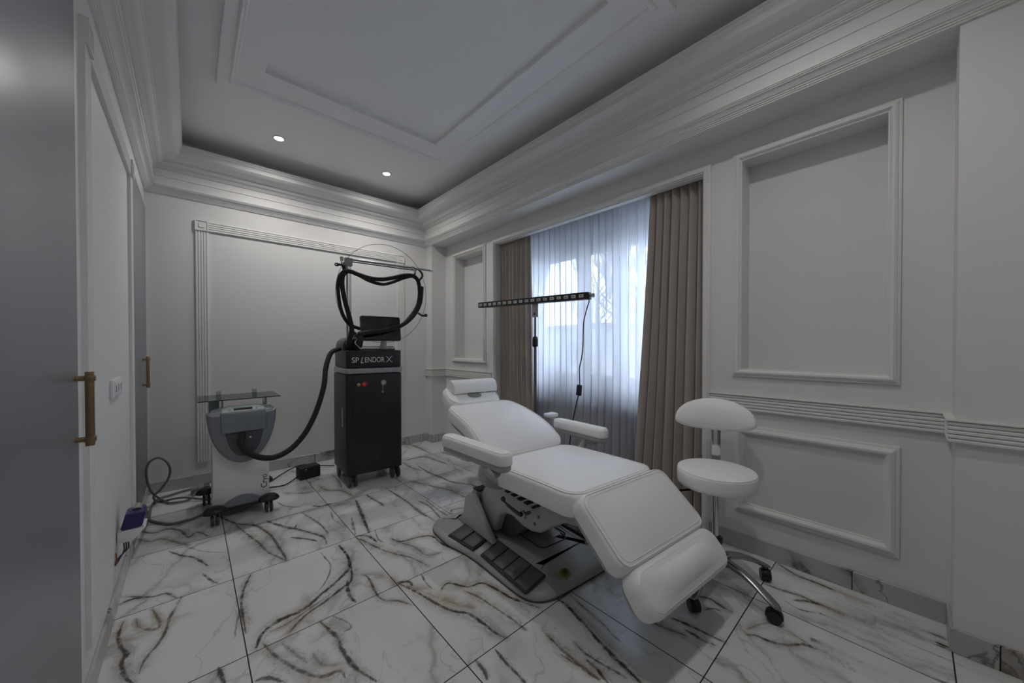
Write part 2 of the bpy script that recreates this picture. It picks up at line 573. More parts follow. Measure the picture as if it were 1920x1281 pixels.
# natural veins of the stone slabs: centre lines in mm on the floor (half width mm, strength, halo mm, halo strength, x/y pairs)
VEINS = [
 (9, 1, 40, 0.5, (185,1716,217,1788,280,1821,376,1823,444,1869,532,1923,601,1978,637,2026,655,2130,651,2266)),
 (6, 0.9, 45, 0.7, (298,1715,366,1776,453,1812,545,1857,601,1890,637,2010)),
 (4, 0.7, 30, 0.7, (234,1773,314,1780,408,1817,501,1856)),
 (4, 0.7, 0, 0, (550,2280,555,2185,556,2083,507,1974,454,1912)),
 (7, 0.9, 20, 0.4, (585,1904,557,1793,563,1713)),
 (5, 0.8, 20, 0.5, (651,1918,671,1855,661,1752,660,1650,714,1589,750,1521)),
 (3, 0.4, 35, 0.6, (608,1912,658,1897,739,1809,758,1719)),
 (5, 0.85, 25, 0.6, (226,2286,202,2220,178,2134,165,2024,164,1915,162,1837)),
 (4, 0.6, 0, 0, (165,2024,142,1935,127,1831)),
 (5, 0.8, 20, 0.4, (-253,2496,-199,2448,-141,2395,-93,2383,-57,2308)),
 (7, 0.9, 25, 0.6, (-250,2425,-216,2438,-169,2416)),
 (5, 0.8, 18, 0.5, (-38,2303,-56,2234,-76,2152,-86,2060,-103,2002,-137,1931,-147,1863)),
 (6, 0.9, 30, 0.8, (-222,2262,-228,2169,-212,2082,-191,2012,-202,1973,-182,1880,-161,1828)),
 (5, 0.6, 22, 0.7, (-184,2249,-170,2175,-134,2123,-105,2116,-112,2185,-136,2283)),
 (6, 0.9, 20, 0.4, (-98,2864,-50,2765,8,2684,63,2533)),
 (4, 0.6, 0, 0, (-99,2883,-27,2857,44,2735,139,2632)),
 (5, 0.8, 10, 0.3, (39,2469,69,2368,94,2312)),
 (7, 0.9, 25, 0.5, (148,3205,218,3013,298,2916,347,2823)),
 (6, 0.8, 45, 0.7, (216,2989,267,2758,305,2598,328,2462,389,2300)),
 (6, 0.85, 35, 0.7, (300,2938,362,2716,379,2531,391,2315)),
 (7, 0.9, 20, 0.5, (386,2887,458,2747,504,2658,571,2528,609,2428,600,2332)),
 (5, 0.8, 15, 0.4, (584,2896,617,2730,638,2609,642,2464)),
 (7, 0.9, 15, 0.4, (456,2565,516,2490,567,2411)),
 (4, 0.7, 0, 0, (744,2781,722,2635,736,2561)),
 (7, 0.85, 35, 0.7, (-254,3317,-185,3209,-123,3222,-56,3138,-16,2990,24,3044,74,2931)),
 (6, 0.6, 35, 0.7, (-256,3185,-190,3084,-142,3083,-78,2983,-15,2866)),
 (5, 0.6, 30, 0.5, (-221,3382,-140,3334,-57,3245)),
 (5, 0.7, 35, 0.6, (756,2296,783,2208,823,2053,865,1960,917,1859,949,1729)),
 (7, 0.9, 20, 0.5, (768,2307,819,2261,833,2163)),
 (4, 0.7, 0, 0, (884,2316,852,2188,865,2114)),
 (6, 0.95, 35, 0.6, (915,2131,945,2062,1042,2038,1114,1995,1117,1867,1146,1763,1178,1697)),
 (5, 0.6, 40, 0.6, (921,2084,980,1951,988,1831,1060,1803)),
 (6, 0.9, 40, 0.6, (764,1715,802,1598,834,1469,863,1373,909,1310,925,1231,932,1145,948,1093)),
 (8, 1, 20, 0.5, (771,1716,813,1679,811,1645)),
 (3, 0.3, 45, 0.7, (790,1663,842,1536,891,1418,947,1321)),
 (4, 0.8, 0, 0, (888,1706,872,1617,872,1562)),
 (6, 0.95, 30, 0.5, (902,1522,954,1543,1008,1453,1078,1432,1103,1354,1115,1266,1139,1195,1170,1120)),
 (5, 0.8, 30, 0.6, (981,1437,1008,1362,1021,1254,1033,1155,1036,1071)),
 (7, 0.95, 25, 0.7, (408,1696,425,1620,438,1551,434,1483,438,1414,453,1338,483,1260)),
 (4, 0.6, 0, 0, (457,1695,492,1621,499,1573,460,1570)),
 (6, 0.8, 30, 0.6, (209,1721,232,1631,270,1533,301,1467,342,1409,400,1386,403,1332)),
 (5, 0.5, 20, 0.7, (266,1670,296,1574,319,1505)),
 (5, 0.4, 35, 0.9, (345,1538,351,1484,369,1444,411,1422)),
 (6, 0.9, 20, 0.5, (163,1549,201,1529,242,1470)),
 (7, 0.95, 15, 0.5, (71,1704,76,1648,82,1610)),
 (5, 0.85, 15, 0.5, (881,1082,873,1007,873,931,871,901)),
 (6, 0.8, 15, 0.5, (795,1092,791,1035,778,1002)),
 (6, 0.7, 35, 0.6, (1083,990,1074,908,1071,813,1078,733)),
 (6, 0.9, 20, 0.5, (940,2852,899,2584,844,2328)),
 (4, 0.7, 0, 0, (827,2594,771,2394)),
 (5, 0.7, 15, 0.4, (1225,2595,1209,2362,1213,2247)),
 (5, 0.7, 15, 0.4, (1343,2489,1327,2256,1341,2131)),
 (6, 0.85, 25, 0.7, (2377,478,2329,392,2326,331,2323,273,2316,228,2331,167,2342,117,2365,70)),
 (6, 0.85, 22, 0.6, (2125,488,2131,416,2149,344,2145,294,2144,231,2151,153,2138,97,2142,41,2177,-20,2189,-60,2203,-106)),
 (8, 0.95, 20, 0.5, (2090,356,2131,313,2141,272)),
 (8, 0.95, 30, 0.8, (2195,47,2190,8,2191,-33,2222,-100)),
 (7, 0.85, 20, 0.5, (2259,-17,2262,-46,2268,-82,2279,-102)),
 (4, 0.75, 10, 0.3, (2054,389,2035,341,2046,301,2083,244,2097,196,2093,149,2108,83,2110,20,2103,-39,2131,-96)),
 (6, 0.9, 25, 0.6, (1694,445,1717,419,1722,389,1731,356,1762,318,1798,287,1820,267,1806,246,1823,213,1843,172,1842,147,1853,111,1864,72)),
 (5, 0.7, 12, 0.4, (1830,292,1834,269,1861,263,1884,248,1937,208)),
 (4, 0.4, 30, 0.5, (1734,450,1815,416,1843,380,1835,297)),
 (6, 0.7, 15, 0.4, (1946,41,1954,-1,1970,-55,1973,-89)),
 (8, 0.95, 30, 0.6, (1273,1104,1276,1053,1254,972,1239,902,1219,844,1208,790,1195,747,1190,707,1182,666,1175,632)),
 (4, 0.6, 15, 0.3, (1347,1098,1327,1016,1318,960,1309,906,1302,862,1285,814,1278,769)),
 (5, 0.8, 25, 0.5, (1139,894,1128,847,1131,798,1138,754,1148,708,1152,675)),
 (5, 0.8, 20, 0.5, (1055,893,1061,848,1072,800,1071,765,1074,734)),
 (7, 0.9, 25, 0.8, (1108,812,1106,770,1098,741,1088,706)),
 (5, 0.7, 25, 0.5, (1473,742,1475,699,1494,642,1505,602)),
 (6, 0.9, 30, 0.6, (1552,696,1566,649,1573,602,1578,551,1586,492)),
 (6, 0.85, 30, 0.6, (1533,622,1534,591,1531,556,1542,510)),
 (6, 0.85, 25, 0.5, (1785,664,1808,623,1795,576,1791,530)),
 (5, 0.8, 15, 0.3, (1709,616,1750,593,1761,561)),
 (8, 0.9, 25, 0.6, (940,2832,905,2679,880,2535,856,2404,841,2299)),
 (5, 0.7, 0, 0, (822,2586,794,2440,765,2329)),
 (7, 0.8, 25, 0.8, (1039,2887,1047,2763,1063,2666,1060,2616)),
 (6, 0.8, 20, 0.5, (1208,2906,1214,2759,1221,2607,1221,2471,1219,2322,1227,2156)),
 (6, 0.7, 15, 0.5, (1292,2515,1309,2366,1271,2138)),
 (8, 0.6, 60, 0.7, (1428,2932,1479,2815,1530,2666,1585,2518,1593,2329)),
 (8, 0.9, 25, 0.5, (1665,3495,1856,3480,1890,3292,1912,3124)),
 (7, 0.85, 25, 0.5, (1669,3248,1657,3039,1677,2820,1695,2656,1778,2511,1785,2403)),
 (7, 0.6, 35, 0.6, (1605,3449,1594,3271,1631,3105)),
 (9, 0.6, 50, 0.6, (1942,4077,1977,3845,1965,3550)),
 (8, 0.8, 25, 0.5, (2083,3502,2111,3305,2114,3089,2151,2956)),
 (5, 0.7, 10, 0.3, (484,3215,517,3092,604,3000)),
 (8, 0.9, 15, 0.4, (673,2964,709,2919,788,2914)),
 (6, 0.6, 40, 0.5, (557,3381,646,3286,739,3249)),
 (6, 0.6, 45, 0.6, (807,3351,830,3198,916,3121,948,2939)),
 (6, 0.5, 30, 0.5, (969,3577,964,3350,931,3173)),
 (6, 0.8, 15, 0.4, (379,2919,426,2792,485,2677,521,2727)),
]
import numpy as np
def axis(a0, lo, hi, a1, st):
    return np.concatenate([np.linspace(a0, lo - .02, 3), np.arange(lo, hi, st), np.linspace(hi + .02, a1, 3)])
gx = axis(XL - .15, -.26, 2.42, 3.2, .0055); gy = axis(YF - .15, .28, 4.07, YB + .15, .0055)
GX, GY = np.meshgrid(gx, gy)
px_ = GX.ravel(); py_ = GY.ravel()
vm = np.full(px_.shape, 12.0); vs = np.zeros(px_.shape); vh = np.zeros(px_.shape)
for w_, st_, hw_, hs_, q_ in VEINS:
    P_ = cr([(q_[i] / 1000, q_[i + 1] / 1000, 0) for i in range(0, len(q_), 2)], 3)
    R_ = max(.12, hw_ / 1000 * 1.3)
    xs = [p.x for p in P_]; ys = [p.y for p in P_]
    sel = np.nonzero((px_ > min(xs) - R_) & (px_ < max(xs) + R_) & (py_ > min(ys) - R_) & (py_ < max(ys) + R_))[0]
    X_ = px_[sel]; Y_ = py_[sel]
    d_ = np.full(sel.shape, 9.0)
    n_ = len(P_) - 1
    for i, (p, q) in enumerate(zip(P_, P_[1:])):
        dx, dy = q.x - p.x, q.y - p.y
        t = np.clip(((X_ - p.x) * dx + (Y_ - p.y) * dy) / (dx * dx + dy * dy + 1e-9), 0, 1)
        e = np.hypot(X_ - p.x - t * dx, Y_ - p.y - t * dy)
        f_ = (i + t) / n_
        e = e / (.35 + .65 * np.minimum(1, 4 * np.minimum(f_, 1 - f_) + .15))      # veins thin out at their ends
        d_ = np.minimum(d_, e)
    m_ = d_ / (w_ / 1000)
    old = vm[sel]
    vs[sel] = np.where(m_ < old, st_, vs[sel])
    vm[sel] = np.minimum(old, m_)
    if hw_:
        vh[sel] = np.maximum(vh[sel], min(1, hs_ * 1.35) * np.exp(-(d_ / (hw_ / 1000)) ** 2 * 1.3))
nx_, ny_ = len(gx), len(gy)
co = np.zeros((nx_ * ny_, 3), dtype=np.float32); co[:, 0] = px_; co[:, 1] = py_
ii = (np.arange(ny_ - 1)[:, None] * nx_ + np.arange(nx_ - 1)[None, :]).ravel()
fc = np.stack([ii, ii + 1, ii + nx_ + 1, ii + nx_], 1).astype(np.int32)
fm = bpy.data.meshes.new('floor')
fm.vertices.add(len(co)); fm.vertices.foreach_set('co', co.ravel())
fm.loops.add(fc.size); fm.loops.foreach_set('vertex_index', fc.ravel())
fm.polygons.add(len(fc)); fm.polygons.foreach_set('loop_start', np.arange(0, fc.size, 4, dtype=np.int32))
fm.update(calc_edges=True)
for nm_, ar_ in (('vein_distance', vm), ('vein_strength', vs), ('vein_halo', vh)):
    at_ = fm.attributes.new(nm_, 'FLOAT', 'POINT'); at_.data.foreach_set('value', ar_.astype(np.float32))
floor = new_obj('floor', fm, MARB)
struct(floor, 'white marble floor tiles with dark brown veins')
cb = MB().box(XL - .15, 3.2, YF - .15, YB + .15, ZC, ZC + .08)
ceiling = cb.build('ceiling', CEIL); struct(ceiling)
struct(MB().box(XL - .12, XL, YF - .12, YB + .12, 0, ZC).build('wall_left', WALL))
struct(MB().box(XL, 3.1, YB, YB + .12, 0, ZC).build('wall_back', WALL))
struct(MB().box(XL, 3.1, YF - .12, YF, 0, ZC).build('wall_front', WALL))
# right wall: pieces with the two niches and the curtain recess cut out
N1 = (.078, .662, 1.045, 2.262)   # near niche y0,y1,z0,z1
N2 = (3.125, 3.695, 1.03, 2.245)  # far niche
w = MB()
def wpiece(y0, y1, z0, z1, x0=XW, x1=XG + .08):
    w.box(x0, x1, y0, y1, z0, z1)
wpiece(YN, N1[0], 0, ZS); wpiece(N1[1], AL[0], 0, ZS)
wpiece(N1[0], N1[1], 0, N1[2]); wpiece(N1[0], N1[1], N1[3], ZS); wpiece(N1[0], N1[1], N1[2], N1[3], XG, XG + .08)
wpiece(AL[1], N2[0], 0, ZS); wpiece(N2[1], YP, 0, ZS)
wpiece(N2[0], N2[1], 0, N2[2]); wpiece(N2[0], N2[1], N2[3], ZS); wpiece(N2[0], N2[1], N2[2], N2[3], XG, XG + .08)
wpiece(AL[0], AL[1], AL[2], ZS, XW, XW + .05)
w.box(XR, XG + .08, YF, YN, 0, ZS)        # near pilaster
w.box(XR, XG + .08, YP, YB, 0, ZS)        # far pilaster
w.box(XR, XG + .08, YF, YB, ZS, ZC)       # bulkhead over the recessed wall
# curtain recess shell
w.box(XG + .08, XO, AL[0] - .06, AL[0], 0, ZC); w.box(XG + .08, XO, AL[1], AL[1] + .06, 0, ZC)
w.box(XW + .05, XO, AL[0] - .06, AL[1] + .06, 2.50, 2.56)
# outer wall with the window hole
WY0, WY1, WZ0, WZ1 = .91, 2.885, .80, 2.19
w.box(XO, XO + .18, AL[0] - .06, WY0, 0, 2.56); w.box(XO, XO + .18, WY1, AL[1] + .06, 0, 2.56)
w.box(XO, XO + .18, WY0, WY1, 0, WZ0); w.box(XO, XO + .18, WY0, WY1, WZ1, 2.56)
struct(w.build('wall_right', WALL), 'recessed right wall with niches and curtain recess')

# crown cornice all round
prof = [(-.0, 2.416), (.010, 2.416), (.010, 2.422), (.015, 2.423), (.016, 2.430), (.021, 2.431), (.022, 2.437), (.028, 2.439),
        (.034, 2.447), (.044, 2.456), (.052, 2.460), (.052, 2.465), (.057, 2.466), (.057, 2.471), (.061, 2.472), (.061, 2.477),
        (.055, 2.479), (.055, 2.541), (.060, 2.543), (.060, 2.549), (.057, 2.553), (.057, 2.598), (.066, 2.600), (.067, 2.606),
        (.072, 2.607), (.073, 2.613), (.078, 2.614), (.079, 2.620), (.086, 2.622), (.098, 2.627), (.108, 2.636), (.112, 2.645),
        (.120, 2.648), (.122, 2.655), (.134, 2.658), (.146, 2.662), (.168, 2.668), (.190, 2.680), (.205, 2.694), (.213, 2.700),
        (.213, 2.732), (.217, 2.736), (.221, 2.742), (.222, 2.752), (.227, 2.755), (.227, 2.768), (.222, 2.770), (.10, 2.772), (0, 2.772)]
struct(sweep_rect(prof, XL, XR, YF, YB, 'trim_1', TRIM), 'deep stepped crown cornice around the room')

# ceiling tray frame
ZB = ZC - .028
OR_, IR_ = (.133, 1.806, .79, 2.965), (.351, 1.525, .995, 2.645)
pf = [(0, ZC + .001), (0, ZB + .006), (.02, ZB + .006), (.02, ZB), (.27, ZB), (.275, ZB - .006), (.31, ZB - .013), (.35, ZB - .008), (.39, ZB - .010), (.42, ZB - .003), (.425, ZB),
      (.93, ZB), (1, ZB + .002), (1, ZC + .001)]
v = []; f = []
for ix, iy in ((0, 2), (1, 2), (1, 3), (0, 3)):
    for t_, z_ in pf:
        v.append((OR_[ix] + (IR_[ix] - OR_[ix]) * t_, OR_[iy] + (IR_[iy] - OR_[iy]) * t_, z_))
n = len(pf)
for i in range(4):
    for k in range(n - 1):
        f.append((i * n + k, (i + 1) % 4 * n + k, (i + 1) % 4 * n + k + 1, i * n + k + 1))
struct(MB().add(v, f).build('trim_2', CEIL, smooth=25), 'raised rectangular frame moulding on the ceiling')

# chair rail (five flutes)
def rail_prof():
    out = [(0, .8145)]
    z = .8145
    out.append((.016, z)); 
    st = .0165
    for i in range(5):
        z0 = .8145 + i * st
        out += [(.018, z0 + .001), (.021, z0 + .004), (.0215, z0 + .011), (.019, z0 + .0145), (.0135, z0 + .0150), (.0135, z0 + .0162)]
    out += [(.022, .8975), (.026, .899), (.026, .904), (0, .904)]
    return out
RP = rail_prof()
def rail(path, name):
    """path: list of (x, y, nx, ny) with mitred offsets"""
    v = []; f = []
    n = len(RP)
    for x, y, nx, ny in path:
        for p, z in RP:
            v.append((x + nx * p, y + ny * p, z))
    for i in range(len(path) - 1):
        for k in range(n - 1):
            f.append((i * n + k, (i + 1) * n + k, (i + 1) * n + k + 1, i * n + k + 1))
    m = len(path) - 1
    f.append(tuple(range(n))); f.append(tuple(m * n + k for k in range(n)))
    return MB().add(v, f).build(name, TRIM, smooth=20)
struct(rail([(XR, YF, -1, 0), (XR, YN, -1, 1), (XW, YN, -1, 1), (XW, .832, -1, 0)], 'trim_3'), 'fluted dado rail on the near right wall')
struct(rail([(XW, 2.975, -1, 0), (XW, YP, -1, -1), (XR, YP, -1, -1), (XR, YB, -1, 0)], 'trim_4'), 'fluted dado rail beside the far niche')

# frames on the right wall
fnR = lambda a, b, h: (XW - h, a, b)
PF = [(0, 0), (0, .010), (.007, .013), (.010, .013), (.012, .018), (.022, .024), (.030, .022), (.037, .013), (.040, .008), (.044, .008), (.045, 0)]
struct(frame_sweep(PF, (.033, .707, 1.010, 2.303), fnR, 'trim_5', TRIM), 'moulded frame around the near wall niche')
struct(frame_sweep(PF, (3.088, 3.742, 1.000, 2.298), fnR, 'trim_6', TRIM), 'moulded frame around the far wall niche')
struct(frame_sweep([(a * 1.25, b * 1.15) for a, b in PF], (.030, .695, .222, .728), fnR, 'trim_7', TRIM), 'moulded panel frame below the dado rail')
struct(frame_sweep(PF, (3.12, 3.72, .222, .728), fnR, 'trim_8', TRIM))
# sills of niches
struct(MB().box(XW - .03, XG, 3.08, 3.75, 1.0, 1.02).build('trim_9', TRIM, bevel=.006), 'thin sill of the far niche')
# curtain recess surround
c = MB()
CP = [(0, 0), (0, .012), (.010, .016), (.014, .022), (.034, .022), (.038, .012), (.043, .012), (.043, 0)]
v = []; f = []
ycor = [(AL[1] + .05, 0, -1, 0), (AL[1] + .05, 2.303, -1, -1), (.830, 2.303, 1, -1), (.830, 0, 1, 0)]
for y, z, sy, sz in ycor:
    for i, h in CP:
        v.append((XW - h, y + sy * i, z + sz * i))
n = len(CP)
for i in range(3):
    for k in range(n - 1):
        f.append((i * n + k, (i + 1) * n + k, (i + 1) * n + k + 1, i * n + k + 1))
struct(c.add(v, f).build('trim_10', TRIM, smooth=25), 'moulded surround of the curtain recess')

# fluted frames (back wall and left wall)
def fluted(fn, a0, a1, zt, zb, wdt, name, label):
    """a = horizontal coordinate; fn(a, z, h)"""
    m = MB()
    def bar(p0, p1, vert):
        (A0, Z0), (A1, Z1) = p0, p1
        # flutes: 5 ribs
        nr = 5
        if vert:
            m.prism([(0, 0), (A1 - A0, 0), (A1 - A0, .010), (0, .010)], lambda p, q, t: fn(A0 + p, t, q), Z0, Z1)
            wv = (A1 - A0)
            for i in range(nr):
                s0 = A0 + wv * (i + .10) / nr; s1 = A0 + wv * (i + .90) / nr
                m.prism([(s0, .009), (s0, .0135), (s0 + .003, .016), (s1 - .003, .016), (s1, .0135), (s1, .009)], lambda p, q, t: fn(p, t, q), Z0, Z1)
        else:
            m.prism([(0, 0), (Z1 - Z0, 0), (Z1 - Z0, .010), (0, .010)], lambda p, q, t: fn(t, Z0 + p, q), A0, A1)
            wv = (Z1 - Z0)
            for i in range(nr):
                s0 = Z0 + wv * (i + .10) / nr; s1 = Z0 + wv * (i + .90) / nr
                m.prism([(s0, .009), (s0, .0135), (s0 + .003, .016), (s1 - .003, .016), (s1, .0135), (s1, .009)], lambda p, q, t: fn(t, p, q), A0, A1)
    bar((a0, zb), (a0 + wdt, zt - wdt), True)
    bar((a1 - wdt, zb), (a1, zt - wdt), True)
    bar((a0 + wdt, zt - wdt), (a1 - wdt, zt), False)
    for c0 in (a0, a1 - wdt):
        m.prism([(c0, 0), (c0 + wdt, 0), (c0 + wdt, .018), (c0, .018)], lambda p, q, t: fn(p, t, q), zt - wdt, zt)
        for (q0, q1, r0, r1) in ((.0, 1, .0, .10), (0, 1, .9, 1), (0, .1, .1, .9), (.9, 1, .1, .9), (.28, .34, .32, .72), (.28, .68, .30, .36)):
            m.prism([(c0 + wdt * q0, .018), (c0 + wdt * q1, .018), (c0 + wdt * q1, .024), (c0 + wdt * q0, .024)], lambda p, q, t: fn(p, t, q), zt - wdt + wdt * r0, zt - wdt + wdt * r1)
    return struct(m.build(name, TRIM), label)
fluted(lambda a, z, h: (a, YB - h, z), .036, 1.904, 2.258, .20, .088, 'trim_11', 'fluted panel frame with square corner blocks on back wall')
fluted(lambda a, z, h: (XL + h, a, z), 1.80, 3.09, 2.262, .19, .088, 'trim_12', 'fluted panel frame on the left wall')

# baseboards
bh, bt = .093, .010
def bb(name, *boxes):
    m = MB()
    for b_ in boxes:
        m.box(*b_)
    return struct(m.build(name, SKIRT, bevel=.0015, seg=1), 'marble tile skirting')
bb('baseboard_back', (XL + .01, XR, YB - bt, YB, 0, bh))
bb('baseboard_left', (XL, XL + bt, YF, YB, 0, bh))
bb('baseboard_right', (XR - bt, XR, YF, YN + bt, 0, bh), (XR, XW, YN, YN + bt, 0, bh), (XW - bt, XW, YN + bt, .83, 0, bh),
   (XW - bt, XW, 2.973, YP - bt, 0, bh), (XR - bt, XW, YP - bt, YP, 0, bh), (XR - bt, XR, YP, YB - bt, 0, bh))
bb('baseboard_front', (XL + .01, .19, YF, YF + bt, 0, bh), (1.81, XR - .01, YF, YF + bt, 0, bh))

# doors in the left wall (flush wardrobe doors with brass bar handles)
def wall_door(name, y0, y1, z0, z1, hy, hz, label):
    d = empty(name, (XL, (y0 + y1) / 2, z0))
    struct(d, label)
    yc = (y0 + y1) / 2
    MB().box(.000, .006, y0 - yc, y1 - yc, 0, z1 - z0).build('door_leaf', DOORM, d, bevel=.0015)
    h = MB()
    h.box(.026, .044, hy - yc - .009, hy - yc + .009, hz - z0 - .112, hz - z0 + .112)
    ho = h.build('door_handle', BRASS, d, bevel=.002)
    for s in (-1, 1):
        MB().tube([(.006, hy - yc, hz - z0 + s * .092), (.03, hy - yc, hz - z0 + s * .092)], .008, 12).build('handle_post', BRASS, ho, smooth=40)
        MB().box(.024, .047, hy - yc - .012, hy - yc + .012, hz - z0 + s * .092 - .008, hz - z0 + s * .092 + .008).build('handle_collar', BRASS, ho, bevel=.002)
    return d
wall_door('door_1', .55, 1.705, .10, 2.405, 1.66, 1.0, 'tall satin grey door beside the camera with brass bar handle')
fd = empty('dark_bounce_panel', (1.0, YF, 0)); struct(fd, 'added grey double panel, unseen behind the camera, dimming bounced light')  # added out of view: dark panel that reduces bounce onto the near wall
for sx_ in (-1, 1):
    MB().box(sx_ * .004, sx_ * .80, .0, .03, .0, 2.2).build('door_leaf', DOORM, fd, bevel=.003)  # both leaves of the added bounce-dimming panel
wall_door('door_2', 3.17, 4.03, .10, 2.285, 3.68, 1.0, 'narrow flush door in the far left corner with brass bar handle')

# ------------------------------------------------------------------ window, yard outside
win = empty('window_1', (XO, 1.74, WZ0)); struct(win, 'white framed window behind the sheer curtains')
fx = .06
wf = MB()
def wb(y0, y1, z0, z1, x0=.02, x1=.085):
    wf.box(x0, x1, y0 - 1.74, y1 - 1.74, z0 - WZ0, z1 - WZ0)
wb(WY0, WY1, WZ0, WZ0 + .05); wb(WY0, WY1, WZ1 - .05, WZ1)
wb(WY0, WY0 + .05, WZ0 + .05, WZ1 - .05); wb(WY1 - .05, WY1, WZ0 + .05, WZ1 - .05)
wb(1.755, 1.83, WZ0 + .05, WZ1 - .05); wb(2.17, 2.24, WZ0 + .05, WZ1 - .05)
wf.build('window_frame', PVC, win, bevel=.004)
for (y0, y1) in ((WY0 + .05, 1.755), (1.83, 2.17), (2.24, WY1 - .05)):
    s = MB()
    for b_ in ((y0, y1, WZ0 + .05, WZ0 + .10), (y0, y1, WZ1 - .10, WZ1 - .05), (y0, y0 + .045, WZ0 + .10, WZ1 - .10), (y1 - .045, y1, WZ0 + .10, WZ1 - .10)):
        s.box(.03, .075, b_[0] - 1.74, b_[1] - 1.74, b_[2] - WZ0, b_[3] - WZ0)
    so = s.build('sash', PVC, win, bevel=.003)
    MB().box(.05, .056, y0 + .04 - 1.74, y1 - .04 - 1.74, .095, WZ1 - WZ0 - .095).build('pane', GLASS, so)
struct(MB().box(XO - .14, XO + .02, WY0 - .05, WY1 + .05, WZ0 - .035, WZ0).build('trim_13', PVC, bevel=.008), 'white window sill')

struct(MB().box(3.2, 40, -30, 40, -1.0, -.95).build('ground', SNOWG), 'pale yard outside the window')
fb = empty('far_building', (16, 2, -.95)); tag(fb, 'pale low building seen dimly beyond the window', 'building')
MB().box(0, 6, -16, 14, 0, 3.1).build('facade', FACAD, fb)
MB().box(-.3, 6.3, -16.3, 14.3, 3.1, 3.3).build('roof', mat('far_roof', (.25, .25, .26), .9), fb)
for k in range(8):
    MB().box(-.03, .02, -14 + k * 3.4, -12.8 + k * 3.4, 1.1, 2.3).build('facade_window', mat('far_window', (.12, .13, .15), .2), fb)
def tree(x, y, h, seed, label):
    rnd = random.Random(seed)
    t = empty('bare_tree', (x, y, -.96))
    tag(t, label, 'tree', 'bare trees outside the window')
    m = MB()
    tr = MB()
    tr.tube([(0, 0, 0), (.03, .02, h * .25), (-.02, .05, h * .5), (.02, 0, h * .8), (0, .03, h)], [.14, .11, .085, .045, .015], 8)
    tr.build('trunk', BARK, t, smooth='all')
    def br(p, d, L, r, lv):
        q = p + d * L * .5 + Vector((0, 0, .05 * L)); e = p + d * L + Vector((0, 0, .18 * L))
        m.tube([p, q, e], [r, r * .75, r * .4], 4)
        if lv < 3:
            for k in range(4 if lv < 2 else 3):
                tt = rnd.uniform(.3, 1)
                b0 = p.lerp(e, tt)
                a = Vector((rnd.uniform(-1, 1), rnd.uniform(-1, 1), rnd.uniform(-.1, 1.1)))
                br(b0, (d * .6 + a * .75).normalized(), L * rnd.uniform(.45, .65), r * .5, lv + 1)
    for k in range(17):
        z = h * rnd.uniform(.22, .97); a = rnd.uniform(0, 2 * pi)
        br(Vector((0, 0, z)), Vector((cos(a), sin(a), rnd.uniform(.3, 1))).normalized(), (h - z) * .25 + h * .16, .035, 0)
    m.build('branches', BARK, t)
tree(8.0, 4.3, 6.0, 2, 'nearest bare tree outside, seen through the near window panes')
tree(13.5, 9.3, 6.5, 5, 'bare tree outside seen through the far window panes')
tree(12.0, 15.0, 5.0, 11, 'small bare tree standing farthest back outside')

# ------------------------------------------------------------------ curtains
def curtain(name, y0, y1, x, amp, folds, ztop, zbot, m, label, cat, y0b=None, y1b=None, seed=1, thick=0, group=None, tape=True):
    rnd = random.Random(seed)
    y0b = y0 if y0b is None else y0b; y1b = y1 if y1b is None else y1b
    nu, nv = folds * 14, 22
    ph = [rnd.uniform(-.35, .35) for _ in range(folds + 2)]
    am = [rnd.uniform(.7, 1.15) for _ in range(folds + 2)]
    v = []; f = []
    for j in range(nv + 1):
        t = j / nv
        z = ztop + (zbot - ztop) * t
        for i in range(nu + 1):
            s = i / nu
            k = s * folds
            a0 = am[int(k)] * (1 - k % 1) + am[min(int(k) + 1, folds + 1)] * (k % 1)
            w_ = sin(2 * pi * k + ph[int(k)] * t * 1.2)
            w_ = math.copysign(abs(w_) ** .8, w_)
            A = amp * a0 * (.55 + .45 * min(1, t * 3))
            ya = y0 + (y1 - y0) * s; yb = y0b + (y1b - y0b) * s
            tt = t ** 1.3
            y = ya * (1 - tt) + yb * tt + .22 * (y1 - y0) / folds * sin(4 * pi * k) * .5
            v.append((x + A * w_ + .006 * sin(5 * t + k), y, z))
    for j in range(nv):
        for i in range(nu):
            a = j * (nu + 1) + i
            f.append((a, a + 1, a + nu + 2, a + nu + 1))
    o = MB().add(v, f).build(name, m, smooth='all')
    if thick:
        md = o.modifiers.new('thickness', 'SOLIDIFY'); md.thickness = thick
    tag(o, label, cat, group)
    return o
curtain('curtain', 2.50, 2.955, 2.475, .034, 8, 2.49, .012, CURT, 'taupe curtain at the far end of the recess, behind the light bar', 'curtain', seed=3, thick=.003, y0b=2.44)
curtain('curtain', .882, 1.262, 2.480, .044, 7, 2.49, .012, CURT, 'wide taupe curtain at the near end of the recess, behind the stool', 'curtain', seed=8, thick=.003, y1b=1.40)
curtain('sheer_curtain', 1.871, 2.905, 2.60, .030, 15, 2.49, .02, SHEER, 'white sheer curtain on the far side of the centre gap', 'sheer curtain', seed=12, y0b=1.864)
curtain('sheer_curtain', .89, 1.857, 2.60, .030, 14, 2.49, .02, SHEER, 'white sheer curtain on the near side of the centre gap', 'sheer curtain', seed=17, y1b=1.856)
rl = MB()
rl.box(2.44, 2.50, AL[0] + .01, AL[1] - .01, 2.492, 2.5); rl.box(2.57, 2.63, AL[0] + .01, AL[1] - .01, 2.492, 2.5)
struct(rl.build('trim_14', PVC), 'curtain tracks in the recess ceiling')

